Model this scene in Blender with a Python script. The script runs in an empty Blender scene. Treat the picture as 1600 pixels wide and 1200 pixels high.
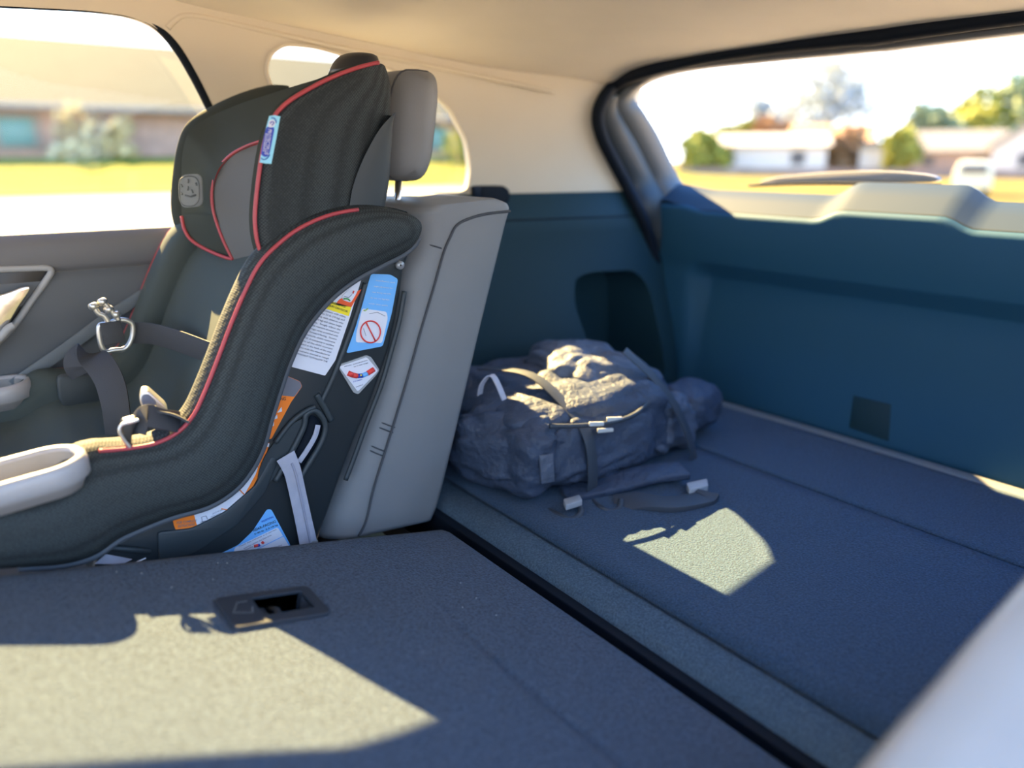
import bpy, bmesh, math, random
from math import sin, cos, pi, radians, sqrt, atan2
from mathutils import Vector, Matrix, noise
from mathutils.geometry import tessellate_polygon

random.seed(7)
SC = bpy.context.scene
COL = SC.collection
EYE = 1.30                        # the camera's height over the car park
OFF = Vector((0, 0, EYE))         # all coordinates below are measured from the lens
FPX, YAW, PITCH = 1200.0, radians(37), radians(16.5)
_s, _c, _sp, _cp = sin(YAW), cos(YAW), sin(PITCH), cos(PITCH)
FW, RT, UP = Vector((_s*_cp, _c*_cp, -_sp)), Vector((_c, -_s, 0)), Vector((_s*_sp, _c*_sp, _cp))

def at(px, py, ax, v):
    """the point of the plane X, Y or Z = v that the photograph shows at px, py"""
    d = FW + RT*((px-800)/FPX) - UP*((py-600)/FPX)
    return d*(v/d['XYZ'.index(ax)])
def V(*a): return Vector(a[0]) if len(a) == 1 else Vector(a)
def lerp(a, b, t): return a+(b-a)*t
def sstep(a, b, x):
    t = max(0, min(1, (x-a)/(b-a))); return t*t*(3-2*t)

# ------------------------------------------------------------------ materials
def lin(c):
    return tuple(((x/12.92) if x <= .04045 else ((x+.055)/1.055)**2.4) for x in c)
def mat(name, col, rough=.6, metal=0, bump=None, var=0, varscale=30, spec=.5, sheen=0, coat=0, weave=None, rgb=False):
    m = bpy.data.materials.new(name); m.use_nodes = True
    nt = m.node_tree; b = nt.nodes['Principled BSDF']
    c = lin([x/255 for x in col]) if rgb else col
    b.inputs['Base Color'].default_value = (*c, 1)
    b.inputs['Roughness'].default_value = rough; b.inputs['Metallic'].default_value = metal
    b.inputs['Specular IOR Level'].default_value = spec
    b.inputs['Sheen Weight'].default_value = sheen; b.inputs['Coat Weight'].default_value = coat
    tc = nt.nodes.new('ShaderNodeTexCoord')
    colsock = None
    if var:
        n = nt.nodes.new('ShaderNodeTexNoise'); n.inputs['Scale'].default_value = varscale; n.inputs['Detail'].default_value = 5
        nt.links.new(tc.outputs['Object'], n.inputs['Vector'])
        r = nt.nodes.new('ShaderNodeMapRange'); r.inputs[1].default_value = .3; r.inputs[2].default_value = .7
        r.inputs[3].default_value = 1-var; r.inputs[4].default_value = 1+var
        nt.links.new(n.outputs[0], r.inputs[0])
        mx = nt.nodes.new('ShaderNodeVectorMath'); mx.operation = 'SCALE'; mx.inputs[0].default_value = c
        nt.links.new(r.outputs[0], mx.inputs['Scale']); colsock = mx.outputs[0]
        nt.links.new(colsock, b.inputs['Base Color'])
    if weave:
        mp = nt.nodes.new('ShaderNodeMapping'); mp.inputs['Rotation'].default_value = (0, radians(45), 0)
        mp.inputs['Scale'].default_value = (1, .35, 1)
        nt.links.new(tc.outputs['Object'], mp.inputs['Vector'])
        vo = nt.nodes.new('ShaderNodeTexVoronoi'); vo.inputs['Scale'].default_value = weave; vo.inputs['Randomness'].default_value = .18
        nt.links.new(mp.outputs[0], vo.inputs['Vector'])
        rp = nt.nodes.new('ShaderNodeMapRange'); rp.inputs[1].default_value = .15; rp.inputs[2].default_value = .6
        rp.inputs[3].default_value = 1.35; rp.inputs[4].default_value = .45
        nt.links.new(vo.outputs['Distance'], rp.inputs[0])
        mx = nt.nodes.new('ShaderNodeVectorMath'); mx.operation = 'SCALE'; mx.inputs[0].default_value = c
        nt.links.new(rp.outputs[0], mx.inputs['Scale']); nt.links.new(mx.outputs[0], b.inputs['Base Color'])
        bp = nt.nodes.new('ShaderNodeBump'); bp.inputs['Strength'].default_value = .6; bp.inputs['Distance'].default_value = .0012
        bp.invert = True
        nt.links.new(vo.outputs['Distance'], bp.inputs['Height']); nt.links.new(bp.outputs[0], b.inputs['Normal'])
    elif bump:
        sc, st, ds = bump
        n = nt.nodes.new('ShaderNodeTexNoise'); n.inputs['Scale'].default_value = sc; n.inputs['Detail'].default_value = 4
        nt.links.new(tc.outputs['Object'], n.inputs['Vector'])
        bp = nt.nodes.new('ShaderNodeBump'); bp.inputs['Strength'].default_value = st; bp.inputs['Distance'].default_value = ds
        nt.links.new(n.outputs[0], bp.inputs['Height']); nt.links.new(bp.outputs[0], b.inputs['Normal'])
    return m
def glass_mat(name, tint, gloss=.06):
    m = bpy.data.materials.new(name); m.use_nodes = True; nt = m.node_tree; nt.nodes.clear()
    o = nt.nodes.new('ShaderNodeOutputMaterial'); t = nt.nodes.new('ShaderNodeBsdfTransparent'); t.inputs[0].default_value = (*tint, 1)
    g = nt.nodes.new('ShaderNodeBsdfGlossy'); g.inputs['Roughness'].default_value = .02
    mx = nt.nodes.new('ShaderNodeMixShader'); mx.inputs[0].default_value = gloss
    nt.links.new(t.outputs[0], mx.inputs[1]); nt.links.new(g.outputs[0], mx.inputs[2]); nt.links.new(mx.outputs[0], o.inputs[0])
    return m

M = {}
M['headliner'] = mat('headliner', (.74, .675, .56), .95, bump=(600, .15, .001), var=.03, varscale=8)
M['pillar'] = mat('pillar_trim', (.66, .59, .46), .8, var=.02, varscale=6)
M['carpet'] = mat('carpet', (.054, .079, .116), 1, bump=(380, 1, .005), var=.5, varscale=290, spec=.1, sheen=.15)
M['carpet2'] = mat('cargo_carpet', (.039, .071, .116), 1, bump=(380, .9, .004), var=.36, varscale=300, spec=.1, sheen=.1)
M['plastic'] = mat('dark_trim_plastic', (.010, .036, .050), .6, spec=.22, bump=(900, .15, .0006))
M['bezel'] = mat('bezel_plastic', (.026, .033, .044), .5, spec=.35, bump=(900, .12, .0006))
M['tailplastic'] = mat('tailgate_plastic', (.016, .075, .135), .6, spec=.22, bump=(900, .12, .0006))
M['ledge'] = mat('ledge_plastic', (.011, .027, .045), .7, spec=.25, bump=(900, .1, .0006))
M['seal'] = mat('rubber_seal', (.005, .009, .016), .7, spec=.15)
M['door'] = mat('door_plastic', (.14, .142, .15), .6, bump=(900, .12, .0006))
M['doordark'] = mat('door_panel', (.095, .105, .115), .6, bump=(900, .12, .0006))
M['vinyl'] = mat('grey_vinyl', (.20, .21, .225), .42, bump=(380, .12, .0012), var=.04, varscale=14)
M['vinyl2'] = mat('grey_vinyl_side', (.195, .20, .205), .55, bump=(380, .12, .0012), var=.03, varscale=14)
M['stitch'] = mat('stitch_thread', (.055, .06, .068), .8)
M['mesh'] = mat('black_mesh_fabric', (.042, .052, .054), .75, weave=330, spec=.3)
M['cloth'] = mat('black_cloth', (.06, .076, .074), .9, bump=(900, .3, .001), spec=.2)
M['greycloth'] = mat('grey_cloth', (.125, .13, .135), .9, bump=(800, .3, .001), spec=.2)
M['hood'] = mat('headrest_cloth', (.042, .050, .044), .9, bump=(900, .3, .001), spec=.2)
M['piping'] = mat('red_piping', (.40, .052, .065), .45, bump=(900, .2, .0008))
M['bind'] = mat('cover_binding', (.07, .08, .095), .6)
M['shell'] = mat('black_shell_plastic', (.018, .024, .028), .42, bump=(700, .1, .0006))
M['shell2'] = mat('shell_plastic_matt', (.030, .040, .046), .5, bump=(700, .1, .0006))
M['cup'] = mat('grey_cupholder', (.37, .365, .38), .4)
M['strap'] = mat('harness_webbing', (.035, .038, .045), .7, bump=(700, .4, .001))
M['webgrey'] = mat('grey_webbing', (.40, .40, .47), .6, bump=(500, .3, .001), var=.08, varscale=60)
M['belt'] = mat('belt_webbing', (.13, .15, .165), .6, bump=(500, .3, .001))
M['chrome'] = mat('chrome', (.75, .75, .75), .18, 1)
M['metal'] = mat('buckle_metal', (.62, .62, .60), .35, .8)
M['greyplastic'] = mat('grey_plastic', (.33, .34, .35), .5)
M['blackplastic'] = mat('black_plastic', (.015, .017, .02), .35)
M['white'] = mat('label_white', (.72, .73, .80), .5)
M['sky_blue'] = mat('label_blue', (.16, .45, .85), .5)
M['tagblue'] = mat('tag_pale_blue', (.28, .68, .86), .6)
M['navy'] = mat('label_navy', (.01, .045, .42), .5)
M['orange'] = mat('label_orange', (.95, .22, .015), .5)
M['yellow'] = mat('label_yellow', (.95, .75, .02), .5)
M['redlabel'] = mat('label_red', (.75, .05, .04), .5)
M['vermil'] = mat('label_vermilion', (.85, .10, .02), .5)
M['green'] = mat('label_green', (.05, .35, .06), .5)
M['lime'] = mat('label_lime', (.55, .72, .25), .5)
M['ink'] = mat('label_ink', (.02, .02, .03), .6)
M['inkgrey'] = mat('label_grey_ink', (.16, .17, .22), .6)
M['labelgrey'] = mat('label_grey', (.15, .155, .185), .5)
M['badge'] = mat('badge_grey', (.33, .36, .37), .5)
M['badgedark'] = mat('badge_dark', (.17, .19, .19), .6)
M['nylon'] = mat('pack_nylon', (.035, .050, .084), .62, bump=(90, .8, .006), var=.12, varscale=25)
M['nylon2'] = mat('pack_nylon_pale', (.075, .09, .125), .6, bump=(90, .8, .006), var=.12, varscale=25)
M['nylond'] = mat('pack_webbing', (.035, .045, .06), .6, bump=(400, .3, .001))
M['reflect'] = mat('reflective_tab', (.55, .55, .53), .4)
M['lens'] = mat('lamp_lens', (.75, .78, .85), .3)
M['body'] = mat('pale_body_paint', (.44, .38, .31), .35, coat=.4, var=.05, varscale=4)
M['bodyout'] = mat('outer_body_paint', (.45, .47, .48), .35, coat=.5)
M['dirt'] = mat('lint', (.75, .75, .72), .9)
M['stain'] = mat('worn_pile', (.055, .06, .065), 1)
M['glass'] = glass_mat('window_glass', (.965, .975, .97), .010)

# outdoors
M['asphalt'] = mat('asphalt', (.11, .10, .085), .95, var=.15, varscale=1.5)
M['pad'] = mat('bounce_pad_pale', (.58, .53, .45), .9, var=.08, varscale=.8)  # tone of the added, unseen pad that bounces light
M['concrete'] = mat('concrete', (.20, .185, .16), .9, var=.08, varscale=.8)
M['lawn'] = mat('lawn', (.125, .125, .012), 1, var=.25, varscale=.6, spec=.1)
M['dry'] = mat('dry_lawn', (.13, .10, .02), 1, var=.25, varscale=.5, spec=.1)
M['roofshingle'] = mat('roof_shingle', (.052, .057, .030), .9, var=.1, varscale=.8)
M['brick'] = mat('brick', (.46, .31, .235), .9, var=.2, varscale=2)
M['trimw'] = mat('white_trim', (.30, .27, .22), .7)
M['pane'] = mat('teal_pane', (.13, .30, .27), .4)
M['darkpane'] = mat('dark_pane', (.10, .09, .08), .4)
M['cupin'] = mat('cup_inside_grey', (.21, .205, .20), .5)
M['housew'] = mat('house_white', (.72, .62, .50), .8)
M['housetan'] = mat('house_tan', (.34, .25, .19), .9)
M['roofgrey'] = mat('roof_grey', (.13, .125, .115), .9)
M['fence'] = mat('fence_wood', (.26, .18, .14), .9, var=.2, varscale=1)
M['leafy'] = mat('foliage_olive', (.30, .30, .05), .9, var=.35, varscale=.9)
M['leafg'] = mat('foliage_green', (.23, .28, .15), .9, var=.35, varscale=.9)
M['leafp'] = mat('foliage_pale', (.62, .52, .26), .9, var=.3, varscale=1.2)
M['bark'] = mat('bark', (.17, .15, .14), .9)
M['twig'] = mat('twigs', (.42, .46, .45), .9)
M['rust'] = mat('foliage_rust', (.34, .19, .08), .9, var=.3, varscale=.9)
M['carpaint'] = mat('van_paint', (.75, .70, .48), .5)
M['tyre'] = mat('tyre', (.02, .02, .02), .8)

# ------------------------------------------------------------------ object helpers
def wloc(o):
    p = Vector((0, 0, 0))
    while o: p += o.location; o = o.parent
    return p
def link(name, me, m, parent=None, smooth=True):
    for p in me.polygons: p.use_smooth = smooth
    if m: me.materials.append(m)
    o = bpy.data.objects.new(name, me); COL.objects.link(o)
    if parent: o.parent = parent
    return o
def mobj(name, vs, fs, m, parent=None, smooth=True, fix=True):
    """one mesh object out of world points (measured from the lens)"""
    vs = [Vector(v)+OFF for v in vs]
    if parent: org = wloc(parent)
    else:
        org = Vector(((min(v.x for v in vs)+max(v.x for v in vs))/2, (min(v.y for v in vs)+max(v.y for v in vs))/2, min(v.z for v in vs)))
    me = bpy.data.meshes.new(name); me.from_pydata([v-org for v in vs], [], fs); me.update()
    if fix:
        bm = bmesh.new(); bm.from_mesh(me); bmesh.ops.remove_doubles(bm, verts=bm.verts, dist=1e-5)
        bmesh.ops.recalc_face_normals(bm, faces=bm.faces); bm.to_mesh(me); bm.free()
    o = link(name, me, m, parent, smooth)
    if not parent: o.location = org
    return o
def thing(name, loc, label, cat, group=None, kind=None):
    o = bpy.data.objects.new(name, None); COL.objects.link(o); o.empty_display_size = .05
    o.location = Vector(loc)+OFF
    return tag(o, label, cat, group, kind)
def tag(o, label=None, cat=None, group=None, kind=None):
    if label: o['label'] = label
    if cat: o['category'] = cat
    if group: o['group'] = group
    if kind: o['kind'] = kind
    return o
def bev(o, w, seg=3, ang=35):
    b = o.modifiers.new('bevel', 'BEVEL'); b.width = w; b.segments = seg; b.limit_method = 'ANGLE'; b.angle_limit = radians(ang)
    return o
def subd(o, n=1):
    s = o.modifiers.new('sub', 'SUBSURF'); s.levels = n; s.render_levels = n; return o
def solid(o, t, off=-1):
    s = o.modifiers.new('solid', 'SOLIDIFY'); s.thickness = t; s.offset = off; return o
def apply_mods(o):
    dg = bpy.context.evaluated_depsgraph_get(); me = bpy.data.meshes.new_from_object(o.evaluated_get(dg))
    o.modifiers.clear(); o.data = me
def cut(o, cutters):
    for c in cutters:
        b = o.modifiers.new('cut', 'BOOLEAN'); b.operation = 'DIFFERENCE'; b.solver = 'EXACT'; b.object = c
    apply_mods(o)
    for c in cutters: bpy.data.objects.remove(c)
def cr(pts, n=8, closed=False):
    """Catmull-Rom through pts"""
    pts = [Vector(p) for p in pts]; out = []; N = len(pts)
    rng = range(N if closed else N-1)
    for i in rng:
        g = (lambda k: pts[k % N]) if closed else (lambda k: pts[max(0, min(N-1, k))])
        a, b, c, d = g(i-1), g(i), g(i+1), g(i+2)
        for k in range(n):
            t = k/n
            out.append(.5*((2*b)+(c-a)*t+(2*a-5*b+4*c-d)*t*t+(3*b-a-3*c+d)*t**3))
    if not closed: out.append(pts[-1])
    return out
def tube_geo(pts, r, seg=8, closed=False, flat=None):
    pts = [Vector(p) for p in pts]; vs = []; fs = []; N = len(pts); prev = None
    for i, p in enumerate(pts):
        a = pts[(i-1) % N] if closed else pts[max(0, i-1)]; b = pts[(i+1) % N] if closed else pts[min(N-1, i+1)]
        t = (b-a).normalized()
        if prev is None:
            ref = Vector((0, 0, 1)) if abs(t.z) < .9 else Vector((1, 0, 0)); n = (ref-t*ref.dot(t)).normalized()
        else: n = (prev-t*prev.dot(t)).normalized()
        prev = n; bn = t.cross(n); rr = r(i/(N-1)) if callable(r) else r
        for k in range(seg):
            w = 2*pi*k/seg; vs.append(p+n*(rr*cos(w))+bn*(rr*sin(w)*(flat or 1)))
    M_ = N if closed else N-1
    for i in range(M_):
        for k in range(seg):
            j = (i+1) % N
            fs.append((i*seg+k, i*seg+(k+1) % seg, j*seg+(k+1) % seg, j*seg+k))
    if not closed:
        fs.append(tuple(range(seg))[::-1]); fs.append(tuple((N-1)*seg+k for k in range(seg)))
    return vs, fs
def tube(name, pts, r, m, parent=None, seg=8, closed=False):
    return mobj(name, *tube_geo(pts, r, seg, closed), m, parent)
def grid_geo(rows, closed_u=False, caps=False):
    nu = len(rows[0]); vs = [p for r in rows for p in r]; fs = []
    for i in range(len(rows)-1):
        for k in range(nu if closed_u else nu-1):
            fs.append((i*nu+k, i*nu+(k+1) % nu, (i+1)*nu+(k+1) % nu, (i+1)*nu+k))
    if caps:
        fs.append(tuple(range(nu))[::-1]); fs.append(tuple((len(rows)-1)*nu+k for k in range(nu)))
    return vs, fs
def loft(name, rows, m, parent=None, closed_u=False, caps=False, smooth=True):
    return mobj(name, *grid_geo(rows, closed_u, caps), m, parent, smooth)
def ribbon(name, pts, w, th, side, m, parent=None):
    """strap: pts is the centre line, side the width direction (or a list of them)"""
    rows = []; N = len(pts)
    for i, p in enumerate(pts):
        s = Vector(side[i] if isinstance(side, list) else side).normalized()
        t = (pts[min(N-1, i+1)]-pts[max(0, i-1)]).normalized(); n = t.cross(s).normalized(); s = n.cross(t).normalized()
        ww = w(i/(N-1)) if callable(w) else w
        rows.append([p+s*ww/2+n*th/2, p-s*ww/2+n*th/2, p-s*ww/2-n*th/2, p+s*ww/2-n*th/2])
    return bev(loft(name, rows, m, parent, True, True), th*.3, 2)
def prism_geo(poly, d):
    """closed outline (3-D points) pushed along d; n-gon caps are triangulated"""
    n = len(poly); d = Vector(d); vs = [Vector(p) for p in poly]+[Vector(p)+d for p in poly]
    tri = tessellate_polygon([[Vector(p) for p in poly]])
    fs = [tuple(t) for t in tri]+[tuple(n+i for i in t[::-1]) for t in tri]
    fs += [(i, (i+1) % n, n+(i+1) % n, n+i) for i in range(n)]
    return vs, fs
def prism(name, poly, d, m, parent=None, smooth=False):
    return mobj(name, *prism_geo(poly, d), m, parent, smooth)
def slab(name, poly, d, m, parent=None, w=.01, seg=4):
    """like prism, n-gon caps kept whole so a bevel rounds the rim"""
    n = len(poly); d = Vector(d); vs = [Vector(p) for p in poly]+[Vector(p)+d for p in poly]
    fs = [tuple(range(n)), tuple(range(2*n-1, n-1, -1))]+[(i, (i+1) % n, n+(i+1) % n, n+i) for i in range(n)]
    o = mobj(name, vs, fs, m, parent, True)
    if w: bev(o, w, seg, 40)
    return o
def box(name, lo, hi, m, parent=None, w=.004, seg=2):
    x0, y0, z0 = lo; x1, y1, z1 = hi
    return slab(name, [V(x0, y0, z0), V(x1, y0, z0), V(x1, y1, z0), V(x0, y1, z0)], V(0, 0, z1-z0), m, parent, w, seg)
def join_geo(*gs):
    vs, fs = [], []
    for v, f in gs:
        o = len(vs); vs += list(v); fs += [tuple(i+o for i in q) for q in f]
    return vs, fs
def roundpoly(pts, r, n=5):
    """round the corners of a planar outline"""
    out = []; N = len(pts)
    for i in range(N):
        p, a, b = Vector(pts[i]), Vector(pts[i-1]), Vector(pts[(i+1) % N])
        ra = min(r, (a-p).length*.45, (b-p).length*.45); u = p+(a-p).normalized()*ra; v = p+(b-p).normalized()*ra
        for k in range(n+1):
            t = k/n; out.append(u*(1-t)**2+p*2*t*(1-t)+v*t*t)
    return out
def text(name, body, org, xdir, ydir, size, m, parent, width=None):
    """flat lettering on a label: org is the start of the first baseline"""
    cu = bpy.data.curves.new(name, 'FONT'); cu.body = body; cu.size = size; cu.extrude = .0001; cu.resolution_u = 3; cu.space_line = .95
    cu.materials.append(m)
    o = bpy.data.objects.new(name, cu); COL.objects.link(o); o.parent = parent
    x = Vector(xdir).normalized(); y = Vector(ydir); y = (y-x*y.dot(x)).normalized(); z = x.cross(y)
    R = Matrix((x, y, z)).transposed().to_4x4()
    sx = 1
    if width:
        bpy.context.view_layer.update()
        sx = width/max(1e-6, o.dimensions.x)
    mx = Matrix.Translation(Vector(org)+OFF-wloc(parent)) @ R @ Matrix.Diagonal((sx, 1, 1, 1))
    me = bpy.data.meshes.new_from_object(o)
    n = bpy.data.objects.new(name, me); COL.objects.link(n); n.parent = parent; n.matrix_basis = mx
    bpy.data.objects.remove(o)
    n.name = name
    return n

# ------------------------------------------------------------------ camera, sun, sky
cam = bpy.data.cameras.new('camera'); co = bpy.data.objects.new('camera', cam); COL.objects.link(co)
cam.sensor_width = 36; cam.lens = 36*FPX/1600; cam.clip_start = .02; cam.clip_end = 600
co.location = OFF; co.rotation_euler = Matrix((RT, UP, -FW)).transposed().to_euler()
cam.dof.use_dof = True; cam.dof.focus_distance = 1.13; cam.dof.aperture_fstop = 1.5
SC.camera = co

SUN_DIR = V(.0, -1.33, -1).normalized()
sl = bpy.data.lights.new('sun', 'SUN'); so = bpy.data.objects.new('sun', sl); COL.objects.link(so)
sl.energy = 60; sl.angle = radians(.53); sl.color = (1, .685, .285)
so.rotation_euler = SUN_DIR.to_track_quat('-Z', 'Y').to_euler(); so.location = (0, 20, 20)

w = bpy.data.worlds.new('sky'); SC.world = w; w.use_nodes = True; nt = w.node_tree
bg = nt.nodes['Background']; tc = nt.nodes.new('ShaderNodeTexCoord'); sx = nt.nodes.new('ShaderNodeSeparateXYZ')
nt.links.new(tc.outputs['Generated'], sx.inputs[0])
rp = nt.nodes.new('ShaderNodeValToRGB'); nt.links.new(sx.outputs['Z'], rp.inputs[0])
e = rp.color_ramp.elements; e[0].position = 0; e[0].color = (.95, .96, 1, 1); e[1].position = .75; e[1].color = (.15, .42, 1.1, 1)
k = e.new(.2); k.color = (.50, .72, 1, 1)
nt.links.new(rp.outputs[0], bg.inputs[0]); bg.inputs[1].default_value = 4.6

SC.view_settings.view_transform = 'Standard'; SC.view_settings.look = 'None'
SC.view_settings.gamma = 1; SC.view_settings.use_curve_mapping = False; SC.view_settings.exposure = 0

FLOOR = -.58
def wall_y(x): return 1.5-.085*sstep(.95, 1.46, x)
# ------------------------------------------------------------------ the car's shell
# headliner: crowned across, dropping towards the tailgate
def pw_(x, tab):
    if x <= tab[0][0]: return tab[0][1]
    for (a, va), (b, vb) in zip(tab, tab[1:]):
        if x <= b: return lerp(va, vb, (x-a)/(b-a))
    return tab[-1][1]
def ceil_z(x, y):
    mid = pw_(x, [(-.2, .345), (.4, .30), (.96, .25), (1.25, .222), (1.42, .20)])
    edge = pw_(x, [(.10, .305), (.25, .285), (.42, .240), (.96, .188), (1.25, .156), (1.42, .132)])
    q = min(1.05, abs(y-.77)/.73)
    return lerp(mid, edge, q**2.4)
rows = [[V(x, y, ceil_z(x, y)) for y in [-.04+1.62*j/40 for j in range(41)]] for x in [-1.3+2.70*i/60 for i in range(61)]]
top = [[V(p.x, p.y, p.z+.07) for p in r] for r in rows]
g = join_geo(grid_geo(rows), grid_geo(top), grid_geo([rows[0], top[0]]), grid_geo([rows[-1], top[-1]]),
             grid_geo([[r[0] for r in rows], [r[0] for r in top]]), grid_geo([[r[-1] for r in rows], [r[-1] for r in top]]))
tag(mobj('ceiling', *g, M['headliner']), 'beige cloth headliner over the cabin and the cargo bay', 'headliner', kind='structure')

# beige pillar trim of the far side, cut by the rear door's window and the quarter window
def side_slab(name, x0, x1, z0, z1, yf, th, m, parent=None, nx=60, nz=14):
    a = [[V(x, yf(x, z), z) for z in [z0(x)+(z1(x)-z0(x))*j/nz for j in range(nz+1)]] for x in [x0+(x1-x0)*i/nx for i in range(nx+1)]]
    b = [[p+V(0, th, 0) for p in r] for r in a]
    g = join_geo(grid_geo(a), grid_geo(b), grid_geo([a[0], b[0]]), grid_geo([a[-1], b[-1]]),
                 grid_geo([[r[0] for r in a], [r[0] for r in b]]), grid_geo([[r[-1] for r in a], [r[-1] for r in b]]))
    return mobj(name, *g, m, parent)
def lean(x, z): return wall_y(x)-.10*max(0, z+.08)*sstep(0, .25, z+.08)
wall = side_slab('wall_right', -1.3, 1.44, lambda x: -.125 if x < .5 else -.085, lambda x: ceil_z(x, 1.5)+.03, lean, .02, M['pillar'])
tag(wall, 'beige pillar trim panel around the far side windows', 'trim panel', kind='structure')
quarter = [V(.548, 1.5, .150), V(.556, 1.5, .178), V(.585, 1.5, .198), V(.64, 1.5, .198), V(.75, 1.5, .180), V(.875, 1.5, .150), V(.952, 1.5, .10),
           V(1.0, 1.5, .035), V(1.012, 1.5, -.03), V(1.003, 1.5, -.072), V(.98, 1.5, -.080), V(.66, 1.5, -.080), V(.63, 1.5, -.06)]
dwin = [V(-1.2, 1.5, -.124), V(.545, 1.5, -.124), V(.50, 1.5, -.04), V(.447, 1.5, .077), V(.42, 1.5, .134), V(.392, 1.5, .182), V(.362, 1.5, .210), V(.325, 1.5, .220), V(.27, 1.5, .222), V(.12, 1.5, .215), V(0, 1.5, .209), V(-.3, 1.5, .198), V(-1.2, 1.5, .17)]
def cutter(poly, d, r, base=None):
    return prism('cutter', [p+V(0, -.2, 0) for p in roundpoly(poly, r)], V(0, .6, 0), None)
cut(wall, [cutter(quarter, 0, .02), cutter(dwin, 0, .03)])
for p in wall.data.polygons: p.use_smooth = True
bev(wall, .006, 3, 50)
q2 = roundpoly(quarter, .02)
tag(prism('window_1', [V(p.x, 1.538, p.z) for p in [Vector((1.0*(a.x-.78)*1.03+.78, 0, (a.z-.06)*1.05+.06)) for a in q2]], V(0, .004, 0), M['glass']),
    'small rear quarter window between the rear pillars, behind the headrest', 'window', kind='structure')
def offs(poly, d):
    return [Vector((p.x, 0, p.z)) for p in poly]
qc = V(.78, 0, .06)
rim = []
for p in q2:
    rim.append(V(p.x, lean(p.x, p.z)-.001, p.z))
tag(tube('trim_1', rim, .004, M['pillar'], None, 8, True), 'beige rolled rim around the rear quarter window', 'trim', kind='structure')

# door: upper ledge, panel, handle bowl, window
door = tag(bpy.data.objects.new('door_1', None), 'far side rear passenger door, dark grey panel under a big window', 'door', kind='structure'); COL.objects.link(door); door.location = V(.1, 1.5, -1.1)+OFF
prof = [(-.124, 1.535), (-.118, 1.50), (-.122, 1.478), (-.14, 1.470), (-.172, 1.468), (-.180, 1.474), (-.184, 1.478)]
loft('upper_trim', [[V(x, y, z) for z, y in prof] for x in [-1.2+1.78*i/30 for i in range(31)]], M['door'], door)
prof = [(-.183, 1.480), (-.20, 1.470), (-.27, 1.474), (-.36, 1.482), (-.42, 1.484), (-.55, 1.486), (-.95, 1.49)]
loft('door_panel', [[V(x, y, z) for z, y in prof] for x in [-1.2+1.86*i/30 for i in range(31)]], M['doordark'], door)
# bowl around the inner handle
bo = [at(q[0], q[1], 'Y', 1.472) for q in [(-60, 425), (-10, 421), (40, 419), (78, 420), (70, 440), (48, 470), (25, 503), (0, 530), (-60, 580)]]
bo = cr(bo, 5, True)
tube('handle_bezel', [p+V(0, -.004, 0) for p in bo], .0055, M['greyplastic'], door, 8, True)
slab('handle_bowl', bo, V(0, .006, 0), M['blackplastic'], door, .002, 2)
hl = [at(q[0], q[1], 'Y', 1.45) for q in [(-80, 470), (-30, 468), (10, 458), (38, 448), (48, 452), (30, 480), (8, 515), (-20, 545)]]
slab('door_handle', cr(hl, 4, True), V(0, .014, 0), M['chrome'], door, .005, 3)
tube('pull_edge', cr([at(q[0], q[1], 'Y', 1.44) for q in [(-40, 565), (0, 528), (12, 514), (22, 508)]], 6), .006, M['greyplastic'], door)
prism('window_glass', [V(p.x, 1.541, p.z) for p in roundpoly([V(-1.22, 0, -.13), V(.55, 0, -.13), V(.46, 0, .08), V(.40, 0, .19), V(.33, 0, .245), V(.1, 0, .265), V(-.3, 0, .266), V(-1.22, 0, .25)], .03)], V(0, .004, 0), M['glass'], door)
ed = [V(p.x+.002, lean(p.x, p.z)+.004, p.z) for p in cr(dwin[1:11], 8)]
tube('window_seal', ed, lambda q: .0075-.0052*sstep(.42, .66, q), M['seal'], door)
tag(ribbon('seat_belt', cr([at(q[0], q[1], 'Y', 1.462) for q in [(20, 602), (60, 575), (110, 540), (160, 503), (215, 466), (250, 445)]], 6), .020, .0022, V(.45, 0, 1), M['belt']),
    'ribbed grey webbing strap slanting along the far door behind the child seat', 'belt')

# cargo side panel: slanting shelf under the pillar trim, panel with a lamp and a dark niche
def cside(x, z):
    y = wall_y(x)
    t = sstep(-.085, -.135, z)
    return y-.005-.030*max(0, min(1, (-.085-z)/.05))-.10*sstep(-.14, -.58, z)*sstep(.8, 1.2, x)-.006*(1 if z < -.142 else 0)
panel = side_slab('trim_2', .555, 1.56, lambda x: -1.0, lambda x: -.083, cside, .28, M['plastic'], None, 60, 40)
tag(panel, 'dark blue black cargo side panel on the far side of the bay', 'trim panel', kind='structure')
n = [at(q[0], q[1], 'Y', 1.42) for q in [(888, 575), (876, 470), (884, 432), (905, 422), (962, 417), (978, 440), (978, 575)]]
cut(panel, [prism('cutter', [p+V(0, -.3, 0) for p in roundpoly(n, .03)], V(0, .37, 0), None)])
for p in panel.data.polygons: p.use_smooth = True
bev(panel, .006, 3, 50)
def lc(px, py): return at(px, py, 'Y', 1.468)
lo = roundpoly([lc(813, 361), lc(857, 358), lc(858, 383), lc(815, 386)], .008)
slab('lamp_lens', [p+V(0, -.004, 0) for p in lo], V(0, .02, 0), M['lens'], panel, .003, 3)
tag(slab('trim_3', roundpoly([at(a, b, 'Y', 1.455) for a, b in [(752, 291), (788, 290), (797, 297), (798, 312), (776, 332), (752, 330)]], .006), V(0, .05, 0), M['seal'], None, .006, 3),
    'small black end cap beside the top of the grey seat back', 'trim', kind='structure')
tube('panel_seam', [V(x, cside(x, -.141)-.001, -.142) for x in [.72+.74*i/20 for i in range(21)]], .0022, M['seal'], panel)

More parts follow.
